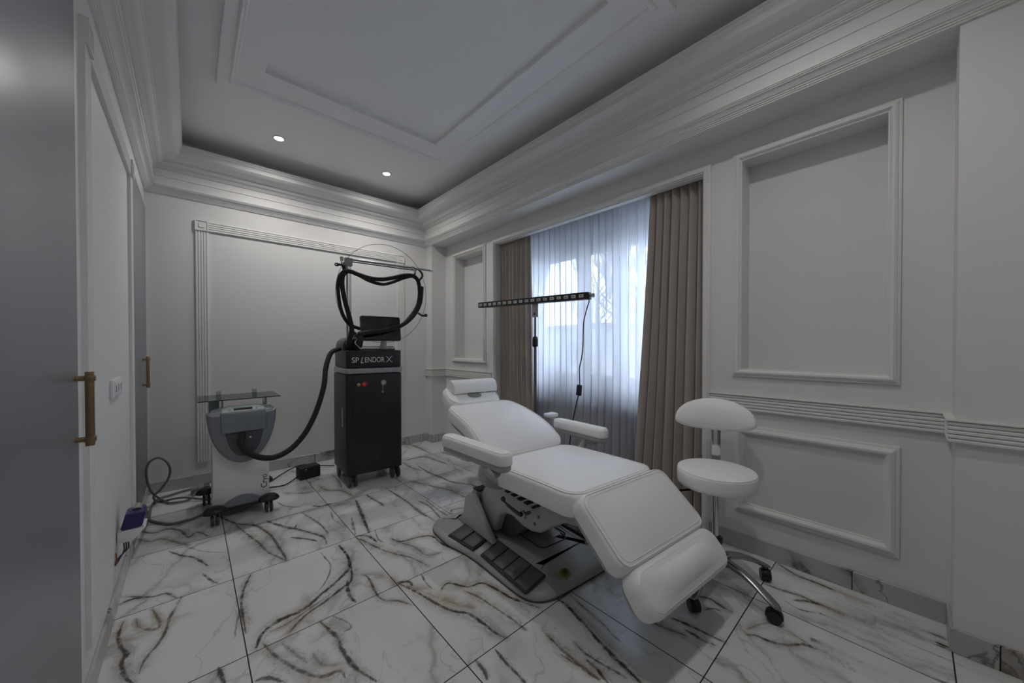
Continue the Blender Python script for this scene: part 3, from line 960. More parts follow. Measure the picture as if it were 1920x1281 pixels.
# radiator below the window
rd = empty('radiator', (2.80, 1.75, 0)); tag(rd, 'white sectional radiator under the window behind the sheers', 'radiator')
for i in range(12):
    y = -.56 + i * .10
    MB().box(-.04, .05, y - .036, y + .036, .12, .60).build('section', RAD, rd, bevel=.016, seg=3)
MB().tube([(0, -.62, .16), (0, .62, .16)], .014, 10).tube([(0, -.62, .56), (0, .62, .56)], .014, 10).tube([(0, .60, 0), (0, .60, .16)], .010, 10).build('pipe', RAD, rd, smooth=40)
# timer plug with its cable
tp = empty('plug_adapter', (2.70, 1.593, .47)); tag(tp, 'dark plug adapter with a hanging cable, behind the near sheer', 'adapter')
MB().box(-.02, .02, -.047, .047, 0, .135).build('adapter_body', DARKG, tp, bevel=.015, seg=3)
MB().tube(cr([(0, .02, .135), (-.005, .0, .165), (0, -.02, .15)]), .004, 6).build('cable_loop', DARKG, tp, smooth=40)
MB().tube(cr([(0, .0, .0), (0, .003, -.15), (0, .0, -.30), (0, .01, -.466)]), .005, 8).build('adapter_cable', DARKG, tp, smooth=40)

# ------------------------------------------------------------------ downlights
dl_labels = ['left one of the two lit recessed ceiling spotlights', 'right one of the two lit recessed ceiling spotlights',
             'recessed ceiling spotlight over the near end by the right wall', 'recessed ceiling spotlight over the near end by the left wall']
for i, (x, y) in enumerate(DOWNLIGHTS):
    d = empty('ceiling_spotlight', (x, y, ZC)); tag(d, dl_labels[i], 'ceiling light', 'recessed ceiling spotlights')
    MB().lathe([(.030, 0), (.044, 0), (.044, -.004), (.040, -.007), (.033, -.007), (.030, -.003), (.030, 0)], n=28).build('trim_ring', TRIM, d, smooth=40)
    MB().lathe([(.029, -.001), (.029, -.004), (.02, -.0045)], n=24).build('lamp_lens', LAMPE, d, smooth=40)
    ld = bpy.data.lights.new('spotlight_beam', 'SPOT')
    ld.energy = DL_W[i]
    ld.color = DL_COL
    ld.spot_size = radians(160); ld.spot_blend = 1.0
    ld.shadow_soft_size = .022
    lo = bpy.data.objects.new('spotlight_beam', ld)
    COL.objects.link(lo)
    lo.parent = d
    lo.location = (0, 0, -.022)

# ------------------------------------------------------------------ treatment chair
AZ = radians(5)
CH = empty('treatment_chair', (1.5, 1.5, 0), -AZ)   # local x = r, local y = h (towards head)
tag(CH, 'white leather reclining treatment chair on a grey pedal base', 'treatment chair')
# base
OUT = [(-.395, .50), (-.402, .44), (-.398, .30), (-.362, .153), (-.344, .02), (-.334, -.176), (-.322, -.305), (-.300, -.36), (-.26, -.395), (-.20, -.414), (-.10, -.418), (0, -.418),
       (.10, -.418), (.20, -.414), (.26, -.395), (.300, -.36), (.322, -.305), (.334, -.176), (.344, .02), (.362, .153), (.398, .30), (.402, .44), (.395, .50), (.36, .56), (.30, .585), (.15, .59), (0, .59), (-.15, .59), (-.30, .585), (-.36, .56)]
OUTS = [(p.x, p.y) for p in cr([(x, y, 0) for x, y in OUT], 3, True)]
def inset_poly(poly, d):
    n = len(poly); out = []
    for i in range(n):
        p0 = Vector(poly[i - 1]); p1 = Vector(poly[i]); p2 = Vector(poly[(i + 1) % n])
        t = (p2 - p0).normalized()
        nrm = Vector((t.y, -t.x))
        # make it point inwards
        if nrm.dot(p1 - Vector((0, .1))) > 0:
            nrm = -nrm
        out.append(tuple(p1 + nrm * d))
    return out
lays = [(0, .004), (-.002, .012), (0, .024), (.008, .036), (.022, .043), (.055, .052), (.115, .070), (.145, .079), (.165, .082)]
v = []; f = []
nn = len(OUTS)
for d_, z_ in lays:
    for x, y in inset_poly(OUTS, d_):
        v.append((x, y, z_))
for i in range(len(lays) - 1):
    for k in range(nn):
        f.append((i * nn + k, i * nn + (k + 1) % nn, (i + 1) * nn + (k + 1) % nn, (i + 1) * nn + k))
f.append(tuple(range(nn - 1, -1, -1))); f.append(tuple((len(lays) - 1) * nn + k for k in range(nn)))
MB().add(v, f).build('base_cover', BASEP, CH, smooth=50)
MB().tube(cr([(x, y, .006) for x, y in OUTS], 1, True), .005, 6, closed=True).build('base_seal', PEDAL, CH, smooth='all')
# recessed top panel with dark groove
MB().tube([(-.07, .15, .083), (-.07, -.14, .083), (-.06, -.165, .083), (-.04, -.175, .083), (.10, -.175, .083), (.12, -.165, .083), (.13, -.14, .083), (.13, .15, .083)], .004, 6).build('panel_groove', PEDAL, CH, smooth='all')
MB().prism([(.03, .2), (.135, .2), (.135, -.10), (.12, -.125), (.03, -.125)], lambda p, q, t: (p, q, t), .080, .087).build('top_panel', BASEP, CH, bevel=.003)
MB().tube([(.150, .2, .084), (.150, -.12, .084), (.145, -.137, .084), (.13, -.145, .084), (.085, -.145, .084)], .004, 8).build('panel_slot', PEDAL, CH, smooth='all')
# pedals, on the sloping flanks
def pedal(sx, h0, h1):
    xo, xi = .322, .212
    def X(x, h):
        return sx * (x + .052 * max(0, h - .02) / .3)
    def Z(x):
        return .047 + (.322 - x) * .30
    m = MB()
    a = []
    for (x, h) in ((xo, h0), (xi, h0), (xi, h1), (xo, h1)):
        a.append((X(x, h), h, Z(x) - .008))
    for (x, h) in ((xo, h0), (xi, h0), (xi, h1), (xo, h1)):
        a.append((X(x, h), h, Z(x) + .011))
    m.add(a, [(0, 1, 2, 3), (7, 6, 5, 4), (0, 4, 5, 1), (1, 5, 6, 2), (2, 6, 7, 3), (3, 7, 4, 0)])
    o = m.build('foot_pedal', PEDAL, CH, bevel=.005)
    e = MB().add([(X(xo - .03, h0 + .01), h0 + .01, Z(xo - .03) + .0118), (X(xo - .036, h0 + .01), h0 + .01, Z(xo - .036) + .0125), (X(xo - .036, h1 - .01), h1 - .01, Z(xo - .036) + .0125), (X(xo - .03, h1 - .01), h1 - .01, Z(xo - .03) + .0118)], [(0, 1, 2, 3)])
    e.build('pedal_ridge', DARKG, o)
def well(sx, h0, h1):
    def X(x, h):
        return sx * (x + .052 * max(0, h - .02) / .3)
    a = []
    for dz in (-.004, .0035):
        for (x, h) in ((.330, h0), (.204, h0), (.204, h1), (.330, h1)):
            a.append((X(x, h), h, .047 + (.322 - x) * .30 + dz))
    MB().add(a, [(0, 1, 2, 3), (7, 6, 5, 4), (0, 4, 5, 1), (1, 5, 6, 2), (2, 6, 7, 3), (3, 7, 4, 0)]).build('pedal_tray', BLKM, CH, bevel=.002)
for sx in (-1, 1):
    well(sx, -.352, .038); well(sx, .098, .325)
    for i in range(4):
        pedal(sx, -.345 + i * .095, -.345 + i * .095 + .087)
    for i in range(2):
        pedal(sx, .105 + i * .108, .105 + i * .108 + .100)
# badge and warning sign
bm_ = Matrix.Translation((-.095, -.368, .062)) @ Matrix.Rotation(radians(17), 4, 'X') @ Matrix.Scale(.82, 4, (0, 1, 0))
bd = MB().lathe([(.029, 0), (.029, .004), (.027, .005)], n=28, M=bm_).build('badge', GOLD, CH, smooth=40)
bd['label'] = 'round yellow badge with dark figures'
b2 = MB()
for (x0, y0, x1, y1) in ((-.018, .004, .018, .007), (-.015, -.006, .015, -.003), (-.002, -.02, .002, .02), (-.012, -.016, -.008, .014), (.008, -.016, .012, .014), (-.014, .012, .014, .015), (-.018, -.018, -.010, -.014)):
    b2.box(x0, x1, y0, y1, .005, .0062)
rg_ = MB().tube([(.0265 * cos(a * pi / 14), .0265 * sin(a * pi / 14), .0052) for a in range(28)], .0012, 5, closed=True)
b2.add(rg_.v, rg_.f)
b2.build('badge_figure', BADG, bd, M=bm_)
wm_ = Matrix.Translation((-.205, .075, .0865)) @ Matrix.Rotation(radians(-35), 4, 'Z')
MB().prism([(-.016, -.01), (.016, -.01), (0, .018)], lambda p, q, t: (p, q, t), 0, .001).build('warning_triangle', mat('warning_sign', (.03, .03, .03), .5), CH, M=wm_)
# side cheeks
for sx in (-1, 1):
    m = MB()
    bot = [(.43, .075), (.36, .13), (.335, .25), (.30, .28), (.245, .285), (.232, .275), (.015, .085)]
    va = [(sx * .262, h, z) for h, z in bot] + [(sx * .222, h, z) for h, z in bot]
    # lean outward at the foot
    va = [(x * (1 + .22 * max(0, (.2 - z))), h, z) for x, h, z in va]
    n = len(bot)
    m.add(va, [tuple(range(n)), tuple(range(2 * n - 1, n - 1, -1))] + [(i, i + n, (i + 1) % n + n, (i + 1) % n) for i in range(n)])
    m.build('side_cheek', SHELL if sx > 9 else BASEP, CH, bevel=.012, seg=3)
MB().prism([(.40, .08), (.345, .24), (.30, .30), (.25, .30), (.28, .08)], lambda p, q, t: (t, p, q), -.225, .225).build('rear_hood', BASEP, CH, bevel=.01)
MB().box(-.222, .222, .235, .30, .298, .308).build('hood_edge', BLKM, CH, bevel=.002)
# lift housing under the seat
MB().prism([(.27, .10), (.26, .27), (.20, .34), (.10, .39), (0, .42), (-.52, .44), (-.50, .405), (-.40, .335), (-.30, .262), (-.24, .243), (-.17, .242), (-.08, .262), (.0, .25), (.06, .20), (.10, .10)],
           lambda p, q, t: (t, p, q), -.203, .203).build('lift_housing', BASEP, CH, bevel=.02, seg=4)
MB().prism([(.20, .08), (.20, .24), (-.16, .24), (-.12, .19), (-.04, .13), (.06, .08)],
           lambda p, q, t: (t, p, q), -.15, .15).build('lift_arm', PEDAL, CH, bevel=.012, seg=3)
# seat frame
def tap(z0, z1, s0, s1, hy0, top):
    def fn(x, y, z):
        t = (z - z0) / (z1 - z0)
        s = s0 + (s1 - s0) * max(0, min(1, t))
        return (x * s, y * (s0 * .5 + .5 + (1 - (s0 * .5 + .5)) * t) + hy0, z)
    return fn
def panf(x, y, z):
    t = z / .105
    s = .74 + .26 * min(1, t)
    return (x * s, -.30 + y * (.90 + .10 * min(1, t)) + (.03 * (1 - t) if y > 0 else .02 * (1 - t)), .392 + z)
clean(pad(.282, .315, .105, .07, .012, 0, panf, rings=3).build('seat_frame', SHELL, CH, smooth='all'))
for i in range(5):
    h = -.335 + i * .052
    wv = .014 if i else .007
    MB().prism([(-wv, -.001), (-wv * .8, .004), (wv * .8, .004), (wv, -.001), (wv, -.004), (-wv, -.004)], lambda p, q, t: (t, h + p, .428 + q + .04 * (h + .25)), -.277, -.2).build('vent_slot', BLKM, CH)
# lever on a swivel clamp
lv = MB().tube(cr([(-.262, -.075, .378), (-.272, -.10, .374), (-.275, -.14, .366), (-.272, -.19, .356), (-.265, -.235, .348)]), [.010, .011, .013, .013, .012, .010, .008, .006, .005, .005, .006, .007, .008, .008, .008, .008, .008, .009, .009, .009, .009, .010, .010, .010, .010][:25], 10)
lvo = lv.build('recline_lever', PEDAL, CH, smooth='all')
kb = MB()
kb.lathe([(.020, 0), (.021, .01), (.016, .014), (.009, .015), (.009, .05)], c=(-.262, -.242, .350), n=16, M=Matrix.Rotation(radians(90), 3, 'Y'))
kb.build('lever_clamp', DCHR, lvo, smooth=40)
for (h, z) in ((-.30, .345), (-.27, .30)):
    MB().tube([(-.200, h, z), (-.207, h, z)], .007, 12).build('screw_cap', PEDAL, CH, smooth=40)

# cushions ------------------------------------------------
def seatf(x, y, z):
    t = (y + .32) / .64          # 0 front .. 1 rear
    return (x * (1 + .03 * t) - .012 * t, -.305 + y, .474 + z - .018 * t ** 2)
so = clean(pad(.300, .325, .103, .085, .022, .018, seatf, rings=8, rb=.012).build('seat_cushion', LEATH, CH, smooth='all'))
piping(.300, .325, .1015, .085, .010, .0026, seatf).build('piping', LEATH, so, smooth='all')
piping(.300, .325, .1038, .085, .022, .0016, seatf).build('seam', LEATH, so, smooth='all')
def ori(c, ang, flip=False):
    """pad plane tilted: local y axis direction (h,z) = (cos ang, sin ang); normal up"""
    ca, sa = cos(ang), sin(ang)
    def fn(x, y, z):
        return (x, c[0] + y * ca - z * sa, c[1] + y * sa + z * ca)
    return fn
# leg pad: from (-.645,.575) to (-.86,.385) on its face
def pf_(a, b, T):
    d = Vector((a[0] - b[0], a[1] - b[1])); L = d.length
    ang = math.atan2(d.y, d.x)
    nrm = Vector((-sin(ang), cos(ang)))
    c_ = (Vector(a) + Vector(b)) / 2 - nrm * T
    return ori((c_.x, c_.y), ang), L / 2
T1 = .082
fl, hl = pf_((-.640, .590), (-.872, .392), T1)
lo_ = clean(pad(.300, hl, T1, .05, .024, .016, fl, rb=.010, rings=8).build('leg_cushion', LEATH, CH, smooth='all'))
piping(.300, hl, T1 - .0015, .05, .011, .0026, fl).build('piping', LEATH, lo_, smooth='all')
piping(.300, hl, T1 + .0008, .05, .024, .0016, fl).build('seam', LEATH, lo_, smooth='all')
fs, _ = pf_((-.640, .590), (-.872, .392), T1 + .032)
clean(pad(.285, hl - .015, .034, .045, .008, 0, fs, rings=3, rb=.014).build('leg_cushion_shell', SHELL, CH, smooth='all'))
T2 = .086
ff, hf = pf_((-.884, .402), (-.990, .280), T2)
fo_ = clean(pad(.290, hf, T2, .055, .032, .022, ff, rb=.012, rings=8).build('foot_cushion', LEATH, CH, smooth='all'))
piping(.290, hf, T2 - .006, .055, .017, .0026, ff).build('piping', LEATH, fo_, smooth='all')
fs2, _ = pf_((-.884, .402), (-.990, .280), T2 + .026)
clean(pad(.276, hf - .012, .028, .05, .006, 0, fs2, rings=3, rb=.012).build('foot_cushion_shell', SHELL, CH, smooth='all'))
for x in (-.06, .06):
    MB().tube([(x, -.80, .375), (x, -.88, .335), (x, -.93, .285)], .008, 10).build('foot_rod', CHROME, CH, smooth=40)
MB().tube([(-.12, -.845, .335), (.12, -.845, .335)], .009, 12).build('foot_hinge_bar', CHROME, CH, smooth=40)
MB().box(-.10, .10, -.80, -.60, .40, .425).build('leg_support_arm', DARKG, CH, M=Matrix.Translation((0, 0, .0)), bevel=.004)

# back: follows a profile curve
BP = cr([(.005, .545, 0), (.07, .606, 0), (.16, .660, 0), (.27, .703, 0), (.40, .736, 0), (.53, .760, 0), (.60, .770, 0)], 8)
BL = [0]
for a, b in zip(BP, BP[1:]):
    BL.append(BL[-1] + (b - a).length)
LB = BL[-1]
def prof_fn(y, z, P=BP, S=BL):
    s = y
    s = max(0, min(S[-1] - 1e-6, s))
    for i in range(len(S) - 1):
        if S[i + 1] >= s:
            break
    t = (s - S[i]) / (S[i + 1] - S[i])
    p = P[i].lerp(P[i + 1], t)
    d = (P[min(i + 1 + (1 if t > .5 else 0), len(P) - 1)] - P[max(i - (0 if t > .5 else 1), 0)]).normalized()
    p = p + d * (y - s)
    return p.x - d.y * z, p.y + d.x * z
def backf(x, y, z):
    yy = y + LB / 2
    t = max(0, yy / LB)
    h, zz = prof_fn(yy, z - .085)
    wd = 1 - .085 * t - .20 * max(0, t - .72) ** 1.3 / .28 ** .3
    return (x * wd, h, zz + .01)
bk = clean(pad(.298, LB / 2, .085, .07, .026, .020, backf, rings=9, rb=.014, ne=14).build('back_cushion', LEATH, CH, smooth='all'))
piping(.298, LB / 2, .083, .07, .012, .0022, backf).build('piping', LEATH, bk, smooth='all')
piping(.298, LB / 2, .0865, .07, .028, .0014, backf).build('seam', LEATH, bk, smooth='all')
def shellf(x, y, z):
    a, b, c_ = backf(x, y, z - .035)
    return (a, b, c_)
clean(pad(.278, LB / 2 - .03, .04, .06, .008, 0, shellf, rings=3, rb=.02, ne=14).build('back_shell', SHELL, CH, smooth='all'))
# head rest: tilted up pad with an opening between it and the pillow
fh, hh = pf_((.815, .872), (.575, .778), .088)
def headf(x, y, z):
    t = (y + hh) / (2 * hh)
    a, b, c_ = fh(x, y, z)
    return (a * (1 - .10 * t), b, c_ + .020 * (abs(x) / .22) ** 2 * t)
hd = clean(pad(.222, hh, .092, .09, .03, .006, headf, rings=7, rb=.018).build('head_rest', LEATH, CH, smooth='all'))
piping(.222, hh, .091, .09, .012, .0022, headf).build('piping', LEATH, hd, smooth='all')
MB().lathe([(.055, 0), (.055, .003), (.04, .0035)], n=24, M=(Matrix.Rotation(radians(22), 4, 'X') @ Matrix.Scale(.7, 4, (0, 1, 0)))).build('face_hole', mat('dark_hole', (.22, .24, .21), .8), hd, M=Matrix.Translation((0.01, .665, .826)))
# arms
def arm(side, rear, front, ztop, W=.042):
    root = None
    a = Vector((front[0], front[1])); b = Vector((rear[0], rear[1]))
    d = b - a; L = d.length; d.normalize(); n_ = Vector((d.y, -d.x))
    c_ = (a + b) / 2
    def fn(x, y, z):
        p = c_ + d * y + n_ * x
        return (p.x, p.y, ztop - .062 + z)
    o = clean(pad(W, L / 2, .060, .035, .018, .006, fn, rings=5, rb=.008).build('armrest', LEATH, CH, smooth='all'))
    piping(W, L / 2, .0585, .035, .010, .0018, fn).build('piping', LEATH, o, smooth='all')
    def fn2(x, y, z):
        p = c_ + d * y + n_ * x
        return (p.x, p.y, ztop - .092 + z)
    clean(pad(W - .006, L / 2 - .006, .031, .032, .004, 0, fn2, rings=3, rb=.010).build('armrest_shell', SHELL, o, smooth='all'))
    return o
aL = arm(-1, (-.455, .20), (-.398, -.318), .700)
aR = arm(1, (.425, .235), (.435, -.205), .674)
MB().tube(cr([(-.425, -.18, .606), (-.405, -.13, .55), (-.35, -.09, .49), (-.27, -.07, .455)]), [.03, .034, .036, .037, .038, .038, .038, .037, .036, .035, .034, .033, .032, .031, .031, .031, .031, .031, .031][:19], 12).build('arm_bracket', SHELL, CH, smooth='all')
MB().tube(cr([(-.425, -.24, .606), (-.42, -.22, .592), (-.41, -.16, .592)]), [.030, .032, .034, .034, .034, .034, .034, .034, .034, .034, .034, .034, .030], 12).build('arm_pivot', SHELL, CH, smooth='all')
MB().tube(cr([(.425, -.05, .585), (.41, -.03, .53), (.35, 0, .47), (.27, .0, .45)]), .022, 10).build('arm_bracket', SHELL, CH, smooth='all')
MB().tube([(.43, -.13, .580), (.43, -.05, .572)], [.020, .024], 10).build('arm_pivot', SHELL, CH, smooth='all')
clean(pad(.045, .035, .03, .012, .008, .0, lambda x, y, z: (.43 + x, .29 + y, .668 + z)).build('arm_end_block', WPLA, CH, smooth='all'))
MB().box(.40, .44, .235, .27, .62, .668).build('arm_end_bracket', SHELL, CH, bevel=.006)
MB().tube(cr([(-.06, .60, .03), (-.10, .68, .008), (-.17, .70, .008), (-.20, .66, .008), (-.16, .63, .008), (-.08, .62, .02)]), .004, 6).build('power_cord', WPLA, CH, smooth='all')

# neck pillow lying on the head rest
NP = empty('neck_pillow', (1.5 + .735 * sin(AZ) + .03, 1.5 + .735 * cos(AZ), .856), -AZ)
tag(NP, 'white leather half-round neck pillow on top of the treatment chair head rest', 'pillow')
pp = []
for k in range(15):
    a = pi * k / 14
    pp.append((.068 * cos(a), .008 + .072 * sin(a) ** .9))
pp = [(.068, 0)] + pp + [(-.068, 0)]
npm = MB().prism(pp, lambda p, q, t: (t, p, q), -.185, .185)
nm = npm.build('pillow_body', LEATH, NP, bevel=.014, seg=4, M=Matrix.Rotation(radians(16), 4, 'X'))
for p in nm.data.polygons: p.use_smooth = True

# ------------------------------------------------------------------ stool
ST = empty('saddle_stool', (1.94, .645, 0)); tag(ST, 'white round stool with backrest and chrome star base', 'stool')
base_a = math.atan2(.36 - .645, 1.85 - 1.94)
for k in range(5):
    a = base_a + k * 2 * pi / 5
    ca, sa = cos(a), sin(a)
    m = MB()
    prof_ = [(.02, .135, .030, .034), (.08, .142, .024, .026), (.14, .134, .021, .022), (.20, .112, .021, .020), (.25, .088, .023, .018), (.282, .074, .021, .013), (.296, .068, .010, .006)]
    v = []; f = []
    nseg = 12
    for (rr_, z, wd, th) in prof_:
        for q in range(nseg):
            b_ = 2 * pi * q / nseg
            yy = wd * cos(b_); zz = z + th * sin(b_) * (.75 if sin(b_) < 0 else .55)
            v.append((rr_ * ca - yy * sa, rr_ * sa + yy * ca, zz))
    for i in range(len(prof_) - 1):
        for q in range(nseg):
            f.append((i * nseg + q, i * nseg + (q + 1) % nseg, (i + 1) * nseg + (q + 1) % nseg, (i + 1) * nseg + q))
    f.append(tuple(range(nseg - 1, -1, -1))); f.append(tuple((len(prof_) - 1) * nseg + q for q in range(nseg)))
    leg = m.add(v, f).build('leg', DCHR, ST, smooth='all')
    cx, cy_ = .272 * ca, .272 * sa
    sw = a + [.5, 1.1, -.6, .3, .8][k]
    cs = MB()
    dx, dy = cos(sw), sin(sw)
    for s in (-1, 1):
        p0 = Vector((cx - dy * .006 * s, cy_ + dx * .006 * s, .029)); p1 = Vector((cx - dy * .021 * s, cy_ + dx * .021 * s, .029))
        cs.tube([p0, p1], [.028, .027], 20)
    cs.build('caster', BLACK, leg, smooth=40)
    MB().tube([(cx, cy_, .03), (cx, cy_, .072)], .008, 10).build('caster_stem', DCHR, leg, smooth=40)
    hood = MB()
    hp = [(.033 * cos(radians(t)), .033 * sin(radians(t))) for t in range(-15, 196, 15)]
    hood.prism(hp, lambda p, q, t: (cx + dx * p - dy * t, cy_ + dy * p + dx * t, .030 + q), -.013, .013)
    hood.build('caster_hood', BLACK, leg, bevel=.003)
MB().lathe([(.036, .10), (.040, .115), (.040, .155), (.034, .165), (.026, .17)]).build('hub', DCHR, ST, smooth=40)
MB().lathe([(.026, .165), (.026, .215), (.024, .22)]).build('lower_column', DCHR, ST, smooth=40)
MB().lathe([(.031, .215), (.033, .22), (.033, .235), (.024, .243)]).build('column_collar', BLACK, ST, smooth=40)
MB().lathe([(.0145, .24), (.0145, .49)], n=24).build('gas_lift', CHROME, ST, smooth=40)
MB().lathe([(.045, .478), (.05, .486), (.09, .492), (.11, .496), (.11, .502)]).build('seat_plate', BLACK, ST, smooth=40)
pr = [(.150, .498), (.168, .500), (.174, .506), (.176, .520), (.176, .562), (.1735, .570), (.168, .5745), (.150, .5785), (.11, .5835), (.05, .5865), (.0, .587)]
sto = MB().lathe(pr, n=56).build('seat', LEATH, ST, smooth='all')
MB().tube([(.171 * cos(2 * pi * k / 56), .171 * sin(2 * pi * k / 56), .5735) for k in range(56)], .002, 6, closed=True).build('piping', LEATH, sto, smooth='all')
# backrest behind the seat (away from the camera)
ba = math.atan2(.645, 1.94)
va_ = Vector((cos(ba), sin(ba), 0)); vr = Vector((sin(ba), -cos(ba), 0))
def bxf(dist, side, z):
    p = va_ * dist + vr * side
    return (p.x, p.y, z)
m = MB()
m.tube([bxf(.02, 0, .487), bxf(.14, 0, .484), bxf(.195, 0, .488), bxf(.212, 0, .51)], .012, 10)
m.build('backrest_arm', BLACK, ST, smooth=40)
m = MB().prism([(-.022, .50), (.022, .50), (.022, .76), (-.022, .76)], lambda p, q, t: bxf(t, p, q), .206, .222)
m.build('backrest_bar', CHROME, ST, bevel=.004)
m = MB().prism([(-.024, .735), (.024, .735), (.024, .775), (-.024, .775)], lambda p, q, t: bxf(t, p, q), .200, .226)
m.build('bar_clamp', BLACK, ST, bevel=.004)
MB().tube([bxf(.05, 0, .478), bxf(-.02, -.12, .455), bxf(-.03, -.19, .44)], .006, 8).build('height_lever', BLACK, ST, smooth=40)
# half-moon backrest cushion
def moon(i):
    out = []
    for k in range(56):
        a = 2 * pi * k / 56
        sa = sin(a)
        out.append(((.190 - i) * cos(a), -.028 + ((.122 - i) * abs(sa) ** .9 if sa > 0 else -(.050 - i * .8) * abs(sa) ** .8)))
    return out
tl_ = radians(14)
def moonf(x, y, z):
    # z is thickness, towards the seat; gentle curve around the sitter
    cur = -.9 * x * x
    d = .232 - z * cos(tl_) + y * sin(tl_) + cur
    return bxf(d, x - .010, .800 + y * cos(tl_) + z * sin(tl_) + .0)
bo = clean(pad(.2, .1, 0.058, 0, .022, .014, moonf, rings=8, rb=.018, outline=moon).build('backrest', LEATH, ST, smooth='all'))

# ------------------------------------------------------------------ laser machine
LZ = empty('laser_machine', (.952, 3.10, 0), radians(-3.5)); tag(LZ, 'tall black laser console on castors against the back wall', 'laser machine')
LW, LD = .475, .46
def lprism(x0, x1, y0, y1, z0, z1, r, name, m, par=LZ, bev=.006, seg=3):
    cx, cy2 = (x0 + x1) / 2, (y0 + y1) / 2
    o = [(cx + p, cy2 + q) for p, q in rrect((x1 - x0) / 2, (y1 - y0) / 2, r, 6, 1)]
    return MB().prism(o, lambda p, q, t: (p, q, t), z0, z1).build(name, m, par, bevel=bev, seg=seg)
lprism(0, LW, 0, LD, .105, .948, .035, 'cabinet', LBODY)
MB().tube([(.055, -.0015, .11), (.055, -.0015, .945)], .002, 5).build('panel_seam', BLKM, LZ)
lprism(-.004, LW + .004, -.012, LD - .01, .955, .998, .04, 'silver_band', SILV, bev=.004)
lprism(.004, LW - .004, -.004, LD - .02, 1.000, 1.150, .04, 'head_panel', LBODY, bev=.01)
lprism(.012, LW - .03, .10, LD - .03, 1.148, 1.185, .03, 'console_deck', DARKG, bev=.008)
bar_ = MB().tube([(.05, .085, 1.164), (LW - .04, .085, 1.164)], .013, 14).build('deck_handle', SILV, LZ, smooth=40)
# rounded shoulder on the left that holds the arm
m = MB()
sp = [(.0, 1.145)]
for k in range(11):
    a = pi - pi / 2 * k / 10
    sp.append((.085 + .085 * cos(a), 1.19 + .075 * sin(a)))
sp += [(.14, 1.265), (.16, 1.235), (.165, 1.145)]
m.prism(sp, lambda p, q, t: (p, t, q), .10, .36)
m.build('shoulder_housing', DARKG, LZ, bevel=.012, seg=3)
m = MB().lathe([(.062, 0), (.062, .02), (.052, .028), (.03, .03)], c=(.085, .10, 1.195), n=32, M=Matrix.Rotation(radians(90), 3, 'X'))
m.build('shoulder_disc', BLACK, LZ, smooth=40)
MB().tube([(.085 + .055 * cos(a * pi / 12), .076, 1.195 + .055 * sin(a * pi / 12)) for a in range(24)], .0014, 5, closed=True).build('disc_ring', GCAB, LZ, smooth='all')
# side strip on the left flank
MB().box(-.006, .002, .10, .13, .50, .66).build('side_handle', SILV, LZ, bevel=.003)
# screen
scm = Matrix.Translation((.290, .02, 1.338)) @ Matrix.Rotation(radians(-8), 4, 'X')
m = MB().prism(rrect(.172, .108, .016, 5, 1), lambda p, q, t: (p, t, q), -.010, .014)
s_ = m.build('screen', BLACK, LZ, bevel=.004, M=scm)
MB().prism(rrect(.160, .094, .008, 4, 1), lambda p, q, t: (p, t, q), -.0125, -.0095).build('screen_glass', SCREEN, s_, M=scm)
MB().tube([tuple(scm @ Vector((x, -.006, z))) for x, z in [(-.170, .06), (-.172, -.09), (-.16, -.108), (0, -.110), (.16, -.108), (.172, -.09), (.172, .09), (.16, .107), (-.1, .109)]], .0022, 6).build('screen_rim', SILV, s_, smooth='all')
MB().tube([(.325, .07, 1.165), (.325, .055, 1.21), (.325, .045, 1.27)], [.034, .026, .022], 16).build('screen_stand', SILV, LZ, smooth=40)
# lettering
def text(body, size, loc, name, m, par, shear=0, rot=(pi / 2, 0, 0), sx=1, ext=.0006):
    cu = bpy.data.curves.new(name, 'FONT')
    cu.body = body; cu.size = size; cu.extrude = ext; cu.shear = shear
    cu.materials.append(m)
    o = bpy.data.objects.new(name, cu)
    COL.objects.link(o)
    bpy.context.view_layer.update()
    me = bpy.data.meshes.new_from_object(o.evaluated_get(bpy.context.evaluated_depsgraph_get()))
    bpy.data.objects.remove(o)
    o = bpy.data.objects.new(name, me)
    if not me.materials: me.materials.append(m)
    COL.objects.link(o)
    o.parent = par; o.location = loc; o.rotation_euler = rot; o.scale = (sx, 1, 1)
    return o
tz = 1.048; ty = -.0062
text('SP', .064, (.040, ty, tz), 'lettering', LETT, LZ, sx=.98)
text('L', .072, (.108, ty, tz - .005), 'lettering', LETT, LZ, shear=.35, sx=.78)
text('ENDOR', .064, (.144, ty, tz), 'lettering', LETT, LZ, sx=.76)
for sgn in (1, -1):
    MB().tube(cr([(0.325, ty, tz + .023 + sgn * .023), (0.336, ty, tz + .023 + sgn * .019), (0.352, ty, tz + .023), (0.368, ty, tz + .023 - sgn * .019), (0.381, ty, tz + .023 - sgn * .023)]), .0027, 6).build('letter_x', LETT, LZ, smooth='all')
# buttons and keys
def knob(x, z, r, name, m, dp=.008):
    return MB().lathe([(r, 0), (r, dp), (r * .8, dp + .002)], c=(x, .001, z), n=24, M=Matrix.Rotation(radians(90), 3, 'X')).build(name, m, LZ, smooth=40)
knob(.098, .862, .0125, 'yellow_button', YEL, .004); knob(.098, .862, .004, 'button_centre', BLACK, .008)
knob(.150, .866, .024, 'button_recess', DARKG, .002); knob(.138, .862, .0165, 'red_stop_button', RED, .016)
knob(.305, .868, .022, 'key_switch', SILV, .003); knob(.300, .866, .012, 'key_barrel', CHROME, .012)
ks = MB().tube([(.292, -.014, .872), (.292, -.016, .845), (.294, -.012, .80)], .003, 6).tube([(.294 + .008 * cos(a * pi / 6), -.012, .79 + .008 * sin(a * pi / 6)) for a in range(12)], .0025, 6, closed=True)
ks.build('key', CHROME, LZ, smooth='all')
rnd = random.Random(4)
vd = MB()
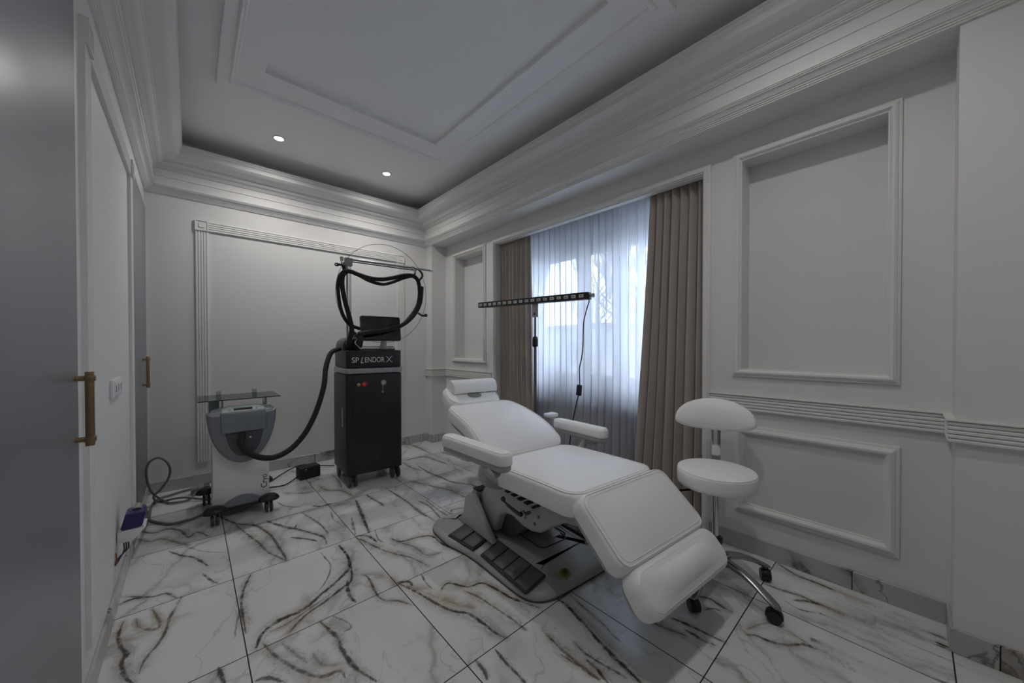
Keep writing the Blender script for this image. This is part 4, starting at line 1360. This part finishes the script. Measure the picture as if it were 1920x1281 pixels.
for i in range(9):
    for j in range(6):
        if rnd.random() < .8:
            x = .085 + i * .020 + (.01 if j % 2 else 0); z = .20 + j * .022
            vd.lathe([(.0022, 0), (.0022, .001)], c=(x, 0, z), n=6, M=Matrix.Rotation(radians(90), 3, 'X'))
vd.build('vent_hole_glints', GCAB, LZ)  # perforations in lighter grey, their glints put into the colour
# castors
for (x, y) in ((.05, .04), (LW - .06, .04), (.05, LD - .07), (LW - .06, LD - .07)):
    k = MB()
    k.box(x - .018, x + .018, y - .02, y + .02, .075, .106)
    fk = k.build('caster', BLACK, LZ, bevel=.004)
    wh = MB()
    for s in (-1, 1):
        wh.lathe([(.030, 0), (.048, .002), (.052, .006), (.052, .016), (.048, .020), (.02, .021)], c=(x + s * .012 - .0 + (.004 if s > 0 else -.022), y, .052), n=32, M=Matrix.Rotation(radians(90), 3, 'Y'))
    wh.build('caster_wheel', DARKG, fk, smooth=40)
    MB().tube([(x - .03, y, .052), (x + .03, y, .052)], .01, 10).build('caster_axle', BLACK, fk, smooth=40)

def inv(o, pts):
    Mi = (Matrix.Translation(o.location) @ Matrix.Rotation(o.rotation_euler.z, 4, 'Z')).inverted()
    return [tuple(Mi @ Vector(p)) for p in pts]
# transparent double pole + horizontal boom
for dx_ in (0, .024):
    MB().tube([(.060 + dx_, .20, 1.2), (.060 + dx_, .20, 1.905)], .009, 12).build('support_pole', SGLASS if dx_ else SILV, LZ, smooth=40)
MB().box(.035, .10, .17, .225, 1.885, 1.955).build('pole_head', SILV, LZ, bevel=.006)
MB().tube([(.05, .20, 1.948), (.86, .20, 1.948)], .0105, 12).build('boom', SILV, LZ, smooth=40)
MB().tube([(.10, .20, 1.928), (.70, .20, 1.928)], .005, 8).build('boom_rail', BLACK, LZ, smooth=40)
MB().tube([(.845, .20, 1.948), (.865, .20, 1.948)], .013, 12).build('boom_cap', WPLA, LZ, smooth=40)
# hose set hanging from the boom (world coordinates of the measured path)
H1 = [(0.984, 3.05, 1.275), (0.981, 3.05, 1.34), (0.964, 3.05, 1.424), (0.941, 3.06, 1.522), (0.924, 3.07, 1.618), (0.918, 3.08, 1.702), (0.930, 3.09, 1.766), (0.963, 3.10, 1.800), (0.997, 3.10, 1.802), (1.06, 3.10, 1.784), (1.153, 3.09, 1.765), (1.244, 3.08, 1.767), (1.338, 3.08, 1.79), (1.444, 3.08, 1.825), (1.529, 3.08, 1.834), (1.585, 3.08, 1.797), (1.593, 3.06, 1.684), (1.563, 3.04, 1.561), (1.484, 3.02, 1.452), (1.392, 3.01, 1.369), (1.242, 3.0, 1.322), (1.093, 3.0, 1.299), (1.02, 3.02, 1.285)]
MB().tube(inv(LZ, cr(H1, 6)), .0185, 12).build('treatment_hose', HOSE, LZ, smooth='all')
MB().tube(inv(LZ, cr([(1.62, 3.07, 1.74), (1.60, 3.05, 1.62), (1.565, 3.03, 1.54), (1.50, 3.01, 1.455), (1.40, 3.0, 1.375), (1.28, 2.99, 1.335)], 6)), .0175, 12).build('treatment_hose', HOSE, LZ, smooth='all')
H2 = [(1.06, 3.09, 1.332), (0.97, 3.08, 1.369), (0.913, 3.08, 1.466), (0.888, 3.08, 1.619), (0.892, 3.08, 1.724), (0.925, 3.09, 1.785), (0.975, 3.10, 1.812)]
MB().tube(inv(LZ, cr(H2, 6)), .014, 10).build('coolant_hose', HOSE, LZ, smooth='all')
H3 = [(1.02, 3.10, 1.80), (1.142, 3.10, 1.745), (1.256, 3.10, 1.728), (1.351, 3.10, 1.757), (1.458, 3.10, 1.808), (1.552, 3.10, 1.838)]
MB().tube(inv(LZ, cr(H3, 6)), .014, 10).build('coolant_hose', HOSE, LZ, smooth='all')
hoop = [(1.285 + .405 * cos(a * 2 * pi / 64), 3.12 - .03 * sin(a * 2 * pi / 64), 1.645 + .430 * sin(a * 2 * pi / 64)) for a in range(64)]
MB().tube(inv(LZ, hoop), .0020, 6, closed=True).build('wire_hoop', DARKG, LZ, smooth='all')
for pts in ([(0.885, 3.1, 1.845), (.915, 3.1, 1.848), (0.945, 3.1, 1.842), (0.955, 3.2, 1.87)], [(1.655, 3.06, 1.475), (1.62, 3.06, 1.47), (1.573, 3.05, 1.49)], [(1.553, 3.08, 1.85), (1.575, 3.12, 1.885), (1.592, 3.22, 1.945)], [(1.592, 3.2, 1.94), (1.61, 3.1, 1.90), (1.632, 3.08, 1.85), (1.60, 3.08, 1.80)]):
    MB().tube(inv(LZ, cr(pts, 5)), .010, 8).build('strap', BLACK, LZ, smooth='all')
MB().tube(inv(LZ, [(0.952, 3.12, 1.80), (0.952, 3.2, 1.93)]), .016, 8).build('strap', BLACK, LZ, smooth='all')
for q_ in ((.885, 3.1, 1.845), (1.655, 3.06, 1.475)):
    MB().tube(inv(LZ, [(q_[0] + .014 * cos(a * pi / 6), q_[1], q_[2] + .011 * sin(a * pi / 6)) for a in range(12)]), .005, 6, closed=True).build('strap_ring', BLACK, LZ, smooth='all')
for pts in ([(.985, 3.04, 1.24), (1.0, 3.03, 1.275), (1.03, 3.02, 1.285), (1.06, 3.02, 1.28)], [(.99, 3.04, 1.25), (1.02, 3.03, 1.25), (1.0, 3.03, 1.215), (1.02, 3.03, 1.19), (1.04, 3.03, 1.17), (1.06, 3.04, 1.158)]):
    MB().tube(inv(LZ, cr(pts, 5)), .0035, 6).build('curly_cable', CHROME, LZ, smooth='all')
MB().tube(inv(LZ, cr([(.99, 3.05, 1.30), (.985, 3.08, 1.25), (.99, 3.14, 1.20)], 5)), .03, 12).build('hose_gland', BLACK, LZ, smooth='all')
MB().tube(inv(LZ, cr([(1.03, 3.03, 1.29), (1.045, 3.05, 1.23), (1.05, 3.12, 1.17)], 5)), .028, 12).build('hose_gland', BLACK, LZ, smooth='all')

# ------------------------------------------------------------------ cryo cooler
CR = empty('skin_cooling_unit', (.268, 3.12, 0)); tag(CR, 'white and grey skin cooling unit on castors with glass shelf', 'cooling unit')
MB().box(-.162, .155, .0, .30, .085, .66).build('body_panel', CRYW, CR, bevel=.006)
MB().box(-.158, .150, .295, .40, .09, .70).build('rear_body', CRYG, CR, bevel=.02)
# arched plinth cut at the foot of the panel
m = MB()
ap = [(-.115, .088)]
for k in range(13):
    t = k / 12
    ap.append((-.115 + .23 * t, .098 + .052 * sin(pi * min(1, t * 1.0)) ** .8))
ap.append((.115, .088))
m.prism(ap, lambda p, q, t: (p, t, q), -.028, .05)
m.build('front_plinth', CRYG, CR, bevel=.006)
MB().box(-.15, .15, .02, .42, .05, .088).build('chassis', DARKG, CR, bevel=.008)
# head: half-oval shield
def shield(i, n=34):
    out = []
    W = .193 - i; top = .735 - i * .4; H = .345 - i
    for k in range(n + 1):
        a = pi * k / n
        c_ = cos(a)
        out.append((W * c_, top - H * sin(a)))
    return out
v = []; f = []
# shield layered front to back, leaning; crown in depth
lay = [(.030, -.070), (.014, -.064), (.005, -.054), (0, -.040), (0, .05), (.004, .075), (.012, .085)]
rings_ = []
for i_, y_ in lay:
    ol = shield(i_)
    bul = [(x, y_ - .020 * (1 - (x / .2) ** 2) if y_ < 0 else y_, z) for x, z in ol]
    rings_.append(bul)
nn = len(rings_[0])
for r_ in rings_:
    v += r_
for i in range(len(rings_) - 1):
    for k in range(nn):
        f.append((i * nn + k, i * nn + (k + 1) % nn, (i + 1) * nn + (k + 1) % nn, (i + 1) * nn + k))
# front face with centre rings
idx0 = 0
cen = (0, .62)
prevr = rings_[0]
base_i = 0
for s_ in (.93, .86, .80):
    nr_ = [(x * s_, y - .001, cen[1] + (z - cen[1]) * s_) for x, y, z in rings_[0]]
    off = len(v)
    v += nr_
    for k in range(nn):
        f.append((off + k, off + (k + 1) % nn, base_i + (k + 1) % nn, base_i + k))
    base_i = off
f.append(tuple(base_i + k for k in range(nn)))
f.append(tuple((len(rings_) - 1) * nn + k for k in range(nn)))
MB().add(v, f).build('head_shield', CRYG, CR, smooth=50)
# recess: dark bowl shape under the panel
def bowl(i, n=24):
    out = []
    for k in range(n + 1):
        a = pi * k / n
        out.append(((.106 - i) * cos(a), .606 - i - (.165 - 2 * i) * sin(a)))
    return out
m = MB()
o0 = bowl(0)
v = []; f = []
for i_, y_ in ((0, -.0925), (.004, -.0935), (.010, -.0945)):
    v += [(x + .005, y_ + .012 * (x / .1) ** 2, z) for x, z in bowl(i_)]
n_ = len(o0)
for i in range(2):
    for k in range(n_):
        f.append((i * n_ + k, i * n_ + (k + 1) % n_, (i + 1) * n_ + (k + 1) % n_, (i + 1) * n_ + k))
f.append(tuple(2 * n_ + k for k in range(n_)))
rc_ = m.add(v, f).build('hose_recess', CRYD, CR, smooth=30)
# flat upper fascia that overhangs the recess
m = MB()
m.add([(-.118, -.100, .606), (.122, -.100, .610), (.126, -.085, .742), (-.122, -.085, .738), (-.118, -.070, .606), (.122, -.070, .610), (.126, -.05, .748), (-.122, -.05, .744)],
      [(0, 1, 2, 3), (7, 6, 5, 4), (0, 4, 5, 1), (2, 6, 7, 3), (0, 3, 7, 4), (1, 5, 6, 2)])
m.build('upper_fascia', CRYG, CR, bevel=.006)
# sloping top with light control panel, display, buttons
top = Matrix.Translation((0.002, -.035, .752)) @ Matrix.Rotation(radians(28), 4, 'X')
cap = MB().prism([(-.19, -.035), (.19, -.035), (.17, .03), (.08, .06), (-.08, .06), (-.17, .03)], lambda p, q, t: (p, q, t), -.03, -.002)
cap.build('top_cover', CRYG, CR, bevel=.01, M=top)
MB().prism([(-.118, -.048), (.122, -.048), (.120, .018), (.085, .040), (-.085, .040), (-.115, .018)], lambda p, q, t: (p, q, t), -.006, .003).build('control_panel', CRYL, CR, bevel=.004, M=top)
MB().box(-.052, .052, -.012, .012, .002, .0045).build('display', SCREEN, CR, M=top)
for (x, y) in ((-.075, -.008), (.075, -.004), (-.042, -.030), (-.020, -.030), (.022, -.030), (.044, -.030)):
    MB().box(x - .006, x + .006, y - .003, y + .003, .002, .005).build('button', DARKG, CR, M=top)
MB().tube([(.175, -.062, .730), (.182, -.05, .738)], .004, 8).build('indicator', WPLA, CR)
MB().tube([(-.184, -.062, .726), (-.176, -.05, .736)], .004, 8).build('indicator', RED, CR)
MB().lathe([(.008, 0), (.008, .006), (.004, .007)], c=(.035, -.095, .567), n=16, M=Matrix.Rotation(radians(90), 3, 'X')).build('socket_screw', CHROME, CR, smooth=40)
MB().box(-.012, .0, -.104, -.09, .50, .606).build('recess_rib', CRYG, CR, bevel=.003)
# posts, shelf
for x in (-.113, .135):
    MB().tube([(x, .04, .73), (x, .04, .818)], .0125, 16).build('shelf_post', CHROME, CR, smooth=40)
sh = MB().box(-.235, .225, -.02, .33, .818, .824).build('glass_shelf', SGLASS, CR)
MB().box(-.235, .225, -.0215, -.0195, .818, .824).build('shelf_edge', SGEDGE, sh)
MB().box(-.235, .225, .3295, .3315, .818, .824).build('shelf_edge', SGEDGE, sh)
for x in (-.115, .10):
    MB().box(x - .015, x + .015, .27, .29, .824, .856).build('shelf_clip', SGLASS, CR)
MB().box(-.175, -.115, .16, .22, .72, .80).build('hose_holder', CRYG, CR, bevel=.006)
# castors with black hoods
for (x, y) in ((-.155, -.055), (.145, -.045), (-.185, .40), (.17, .40)):
    hd_ = MB()
    pts_ = []
    for k in range(24):
        a = 2 * pi * k / 24
        pts_.append((.064 * cos(a), .052 * sin(a)))
    v = []; f = []
    for (s_, z_) in ((1, .088), (1, .094), (.93, .106), (.72, .120), (.4, .128), (.05, .130)):
        v += [(x + p * s_, y + q * s_, z_) for p, q in pts_]
    for i in range(5):
        for k in range(24):
            f.append((i * 24 + k, i * 24 + (k + 1) % 24, (i + 1) * 24 + (k + 1) % 24, (i + 1) * 24 + k))
    f.append(tuple(range(23, -1, -1))); f.append(tuple(5 * 24 + k for k in range(24)))
    ho = hd_.add(v, f).build('caster_hood', BLACK, CR, smooth=50)
    wh = MB()
    for s in (-1, 1):
        wh.lathe([(.028, 0), (.036, .003), (.036, .014), (.028, .017)], c=(x + (.006 if s > 0 else -.023), y, .036), n=24, M=Matrix.Rotation(radians(90), 3, 'Y'))
    wh.build('caster_wheel', DARKG, ho, smooth=40)
    MB().box(x - .005, x + .005, y - .012, y + .012, .03, .09).build('caster_fork', SILV, ho)
text('Cryo', .052, (.140, -.001, .165), 'lettering', DLET, CR, rot=(pi / 2, -pi / 2, 0), sx=.9)

# big black hose between the two machines
hs = MB().tube(cr([(.262, 3.03, .60), (.250, 3.00, .54), (.267, 2.985, .491), (.301, 2.98, .455), (.361, 2.98, .42), (.423, 2.98, .407), (.487, 2.98, .421), (.56, 2.99, .464), (.64, 3.0, .557), (.713, 3.02, .699), (.769, 3.04, .877), (.80, 3.10, 1.018), (.86, 3.18, 1.13), (.945, 3.24, 1.165)], 7), .019, 14).build('air_hose', HOSE, smooth='all')
tag(hs, 'thick black hose curving from cooling unit up to laser console', 'hose')

# ------------------------------------------------------------------ things on the floor
bx = empty('power_supply', (.79, 3.64, 0), radians(8)); tag(bx, 'small black power supply box on the floor beside the laser', 'power supply')
MB().box(-.085, .085, -.05, .06, .0, .105).build('case', BLKM, bx, bevel=.008)
MB().box(-.045, -.035, -.052, -.048, .085, .090).build('status_light', WPLA, bx)
MB().tube([(.03, -.052, .03), (.03, -.052, .09)], .003, 6).build('case_rib', DARKG, bx)
def cable(pts, r, m, label, cat='cable', name='cable', n=6, grp=None):
    o = MB().tube(cr(pts, n), r, 8).build(name, m, smooth='all')
    tag(o, label, cat, grp)
    return o
cable([(.43, 3.66, .008), (.51, 3.721, .008), (.62, 3.83, .02), (.72, 3.90, .035), (.80, 3.88, .05), (.90, 3.84, .03), (1.05, 3.79, .008)], .005, BLKM, 'upper black cable arching behind the power supply box')
cable([(.42, 3.56, .007), (.489, 3.568, .007), (.573, 3.545, .007), (.63, 3.57, .012), (.700, 3.622, .03)], .005, BLKM, 'lower black cable from cooling unit to the power supply box')
cable([(-.19, 3.80, .012), (-.205, 3.74, .05), (-.204, 3.72, .086), (-.165, 3.72, .13), (-.13, 3.72, .19), (-.118, 3.72, .249), (-.13, 3.72, .307), (-.164, 3.72, .352), (-.195, 3.72, .360), (-.228, 3.72, .338), (-.243, 3.72, .290), (-.243, 3.72, .235), (-.232, 3.72, .164), (-.21, 3.73, .096), (-.182, 3.80, .035), (-.143, 3.75, .012), (-.116, 3.702, .012), (-.04, 3.676, .012), (.0, 3.72, .014), (.03, 3.80, .03)], .0075, GCAB, 'grey cable standing up in a tall loop by the corner')
cable([(-.20, 2.62, .36), (-.19, 2.75, .33), (-.20, 3.1, .14), (-.215, 3.45, .03), (-.22, 3.70, .012), (-.194, 3.86, .012), (-.124, 3.90, .012), (-.043, 3.94, .012), (.06, 3.95, .012)], .008, GCAB, 'grey cable rising from the floor to the blue plug')
cable([(-.235, 3.60, .009), (-.212, 3.446, .009), (-.168, 3.355, .009), (-.104, 3.272, .009), (-.036, 3.27, .009), (.015, 3.276, .009), (.09, 3.33, .02), (.17, 3.42, .05)], .008, GCAB, 'grey cable in a wide front curve along the floor')
cable([(-.20, 3.85, .010), (-.160, 3.78, .010), (-.117, 3.74, .026), (-.04, 3.715, .026), (.09, 3.60, .012), (.17, 3.55, .03)], .0075, GCAB, 'grey cable running straight to the foot of the cooling unit')
cn = empty('cable_connector', (.04, 3.83, 0), radians(0)); tag(cn, 'grey round cable connector on the floor behind the cooling unit', 'connector')
MB().tube([(-.045, 0, .036), (.0, .0, .036), (.0, .0, .036), (.035, .0, .036)], [.030, .030, .036, .036], 20).build('connector_body', GCON, cn, smooth=40)
MB().tube([(.035, 0, .036), (.07, .0, .036)], [.028, .028], 20).build('connector_ring', DARKG, cn, smooth=40)

# blue plug in its wall bracket
bpx = empty('wall_power_socket', (XL, 2.50, .235)); tag(bpx, 'blue industrial plug in a white socket box low on left wall', 'socket')
m = MB().prism([(.004, .034), (.055, .034), (.098, .088), (.004, .088)], lambda p, q, t: (p, t, q), -.05, .06)
m.build('socket_box', WPLA, bpx, bevel=.003)
m = MB().prism([(.012, .0), (.085, .0), (.098, .062), (.090, .074), (.03, .074)], lambda p, q, t: (p, t, q + .090), -.045, .05)
m.build('blue_plug', BLUE, bpx, bevel=.012, seg=3)['label'] = 'dark blue plug housing'
MB().tube([(.065, 0, .16), (.068, .03, .178)], [.018, .012], 12).build('cable_gland', GCON, bpx, smooth=40)
for y in (-.052,):
    for x in (.016, .088):
        MB().lathe([(.004, 0), (.004, .003)], c=(x, y, .094), n=10, M=Matrix.Rotation(radians(90), 3, 'X')).build('screw', CHROME, bpx)
for k, c_ in enumerate((BLACK, BLACK, BLUE)):
    MB().tube(cr([(.02 + .008 * k, -.02, .034), (.025 + .006 * k, -.04, .0), (.012, -.07, -.03 + .006 * k), (.001, -.09, -.045)]), .0025, 6).build('wire', c_, bpx, smooth='all')
MB().tube(cr([(.004, -.085, .01), (.006, -.09, -.015), (.002, -.095, -.04)]), .0025, 6).build('wire', mat('orange_wire', (.35, .06, .02), .5), bpx, smooth='all')

# triple socket plate
sw = empty('wall_outlet', (XL, 2.455, .955)); tag(sw, 'white triple socket and switch plate on the left wall', 'outlet')
MB().box(0, .012, -.125, .125, 0, .085).build('plate', WPLA, sw, bevel=.003)
for k in (-1, 0, 1):
    MB().box(.011, .0145, k * .072 - .030, k * .072 + .030, .012, .073).build('socket_insert', WPLA, sw, bevel=.002)
    MB().box(.0142, .0152, k * .072 - .008, k * .072 + .008, .028, .058).build('socket_slot', mat('outlet_shadow', (.22, .22, .24), .5), sw)

# ------------------------------------------------------------------ LED bar lamp
LX = 2.13
LB_ = empty('lamp_stand', (LX, 2.085, 0)); tag(LB_, 'long black LED bar light on a thin steel stand by the window', 'lamp')
y0, y1 = -.545, .75       # near end, far end
z0, z1 = 1.546, 1.584
bt_ = Matrix.Translation((0, 0, 0))
def bp_(y):
    return z0 + (z1 - z0) * (y - y0) / (y1 - y0)
m = MB()
def slab(x0, x1, ya, yb, dz0, dz1, mb):
    v = []
    for y in (ya, yb):
        c_ = bp_(y)
        v += [(x0, y, c_ + dz0), (x1, y, c_ + dz0), (x1, y, c_ + dz1), (x0, y, c_ + dz1)]
    mb.add(v, [(0, 1, 2, 3), (7, 6, 5, 4), (0, 4, 5, 1), (1, 5, 6, 2), (2, 6, 7, 3), (3, 7, 4, 0)])
    return mb
slab(-.03, .025, y0, y1, -.026, .026, m)
br_ = m.build('light_bar', BLACK, LB_, bevel=.002)
m = MB(); slab(-.034, -.028, y0 + .01, y1 - .01, -.024, -.019, m); slab(-.034, -.028, y0 + .01, y1 - .01, .019, .024, m)
m.build('bar_edge', BLKM, br_)
LED = mat('led_lens', (.55, .56, .56), .25)
for k in range(18):
    y = y0 + .052 + k * (y1 - y0 - .095) / 17
    m = MB(); slab(-.0335, -.029, y - .020, y + .020, -.0115, .0115, m)
    l_ = m.build('led_lens', LED, br_, bevel=.002)
    m = MB(); slab(-.0350, -.0330, y - .009, y + .009, -.0035, .0035, m)
    m.build('led_chip', DARKG, l_)
MB().tube([(0, y0 - .001, bp_(y0)), (0, y0 - .02, bp_(y0))], .007, 10).tube([(0, y0 - .02, bp_(y0)), (0, y0 - .034, bp_(y0))], .016, 8).build('end_knob', CHROME, br_, smooth=40)
MB().tube([(0, y1, bp_(y1)), (0, y1 + .02, bp_(y1))], .012, 8).build('end_knob', BLACK, br_, smooth=40)
MB().box(-.008, .004, -.033, .030, 1.425, bp_(0) - .01).build('bracket_plate', SILV, LB_, bevel=.003)
MB().tube([(-.011, 0, 1.452), (-.006, 0, 1.452)], .010, 14).build('bracket_bolt', BLACK, LB_, smooth=40)
MB().tube([(0, 0, 1.26), (0, 0, 1.43)], .0095, 12).build('upper_pole', POLE, LB_, smooth=40)
MB().lathe([(.010, 1.175), (.024, 1.185), (.024, 1.24), (.018, 1.262), (.010, 1.266)], n=18).build('pole_clamp', BLACK, LB_, smooth=40)
MB().tube([(0, 0, .03), (0, 0, 1.19)], .013, 12).build('lower_pole', POLE, LB_, smooth=40)
MB().lathe([(.13, 0), (.13, .012), (.12, .018), (.02, .026), (.018, .04)], n=32).build('stand_base', BLACK, LB_, smooth=40)
CB = [(2.12, 1.547, 1.522), (2.15, 1.56, 1.511), (2.15, 1.588, 1.433), (2.15, 1.609, 1.349), (2.15, 1.614, 1.212), (2.15, 1.624, 1.109), (2.15, 1.646, 1.022), (2.15, 1.645, 0.953), (2.15, 1.645, 0.883), (2.15, 1.655, 0.82), (2.15, 1.683, 0.72), (2.15, 1.72, .56), (2.15, 1.75, .35), (2.14, 1.80, .06), (2.13, 1.90, .012), (2.12, 1.98, .012)]
MB().tube(inv(LB_, cr(CB, 6)), .0042, 8).build('lamp_cable', BLKM, LB_, smooth='all')
MB().box(-.012, .012, -.018, .018, -.040, .040).build('cable_switch', BLACK, LB_, bevel=.004, M=Matrix.Translation((.02, -.437, .858)) @ Matrix.Rotation(radians(6), 4, 'X'))
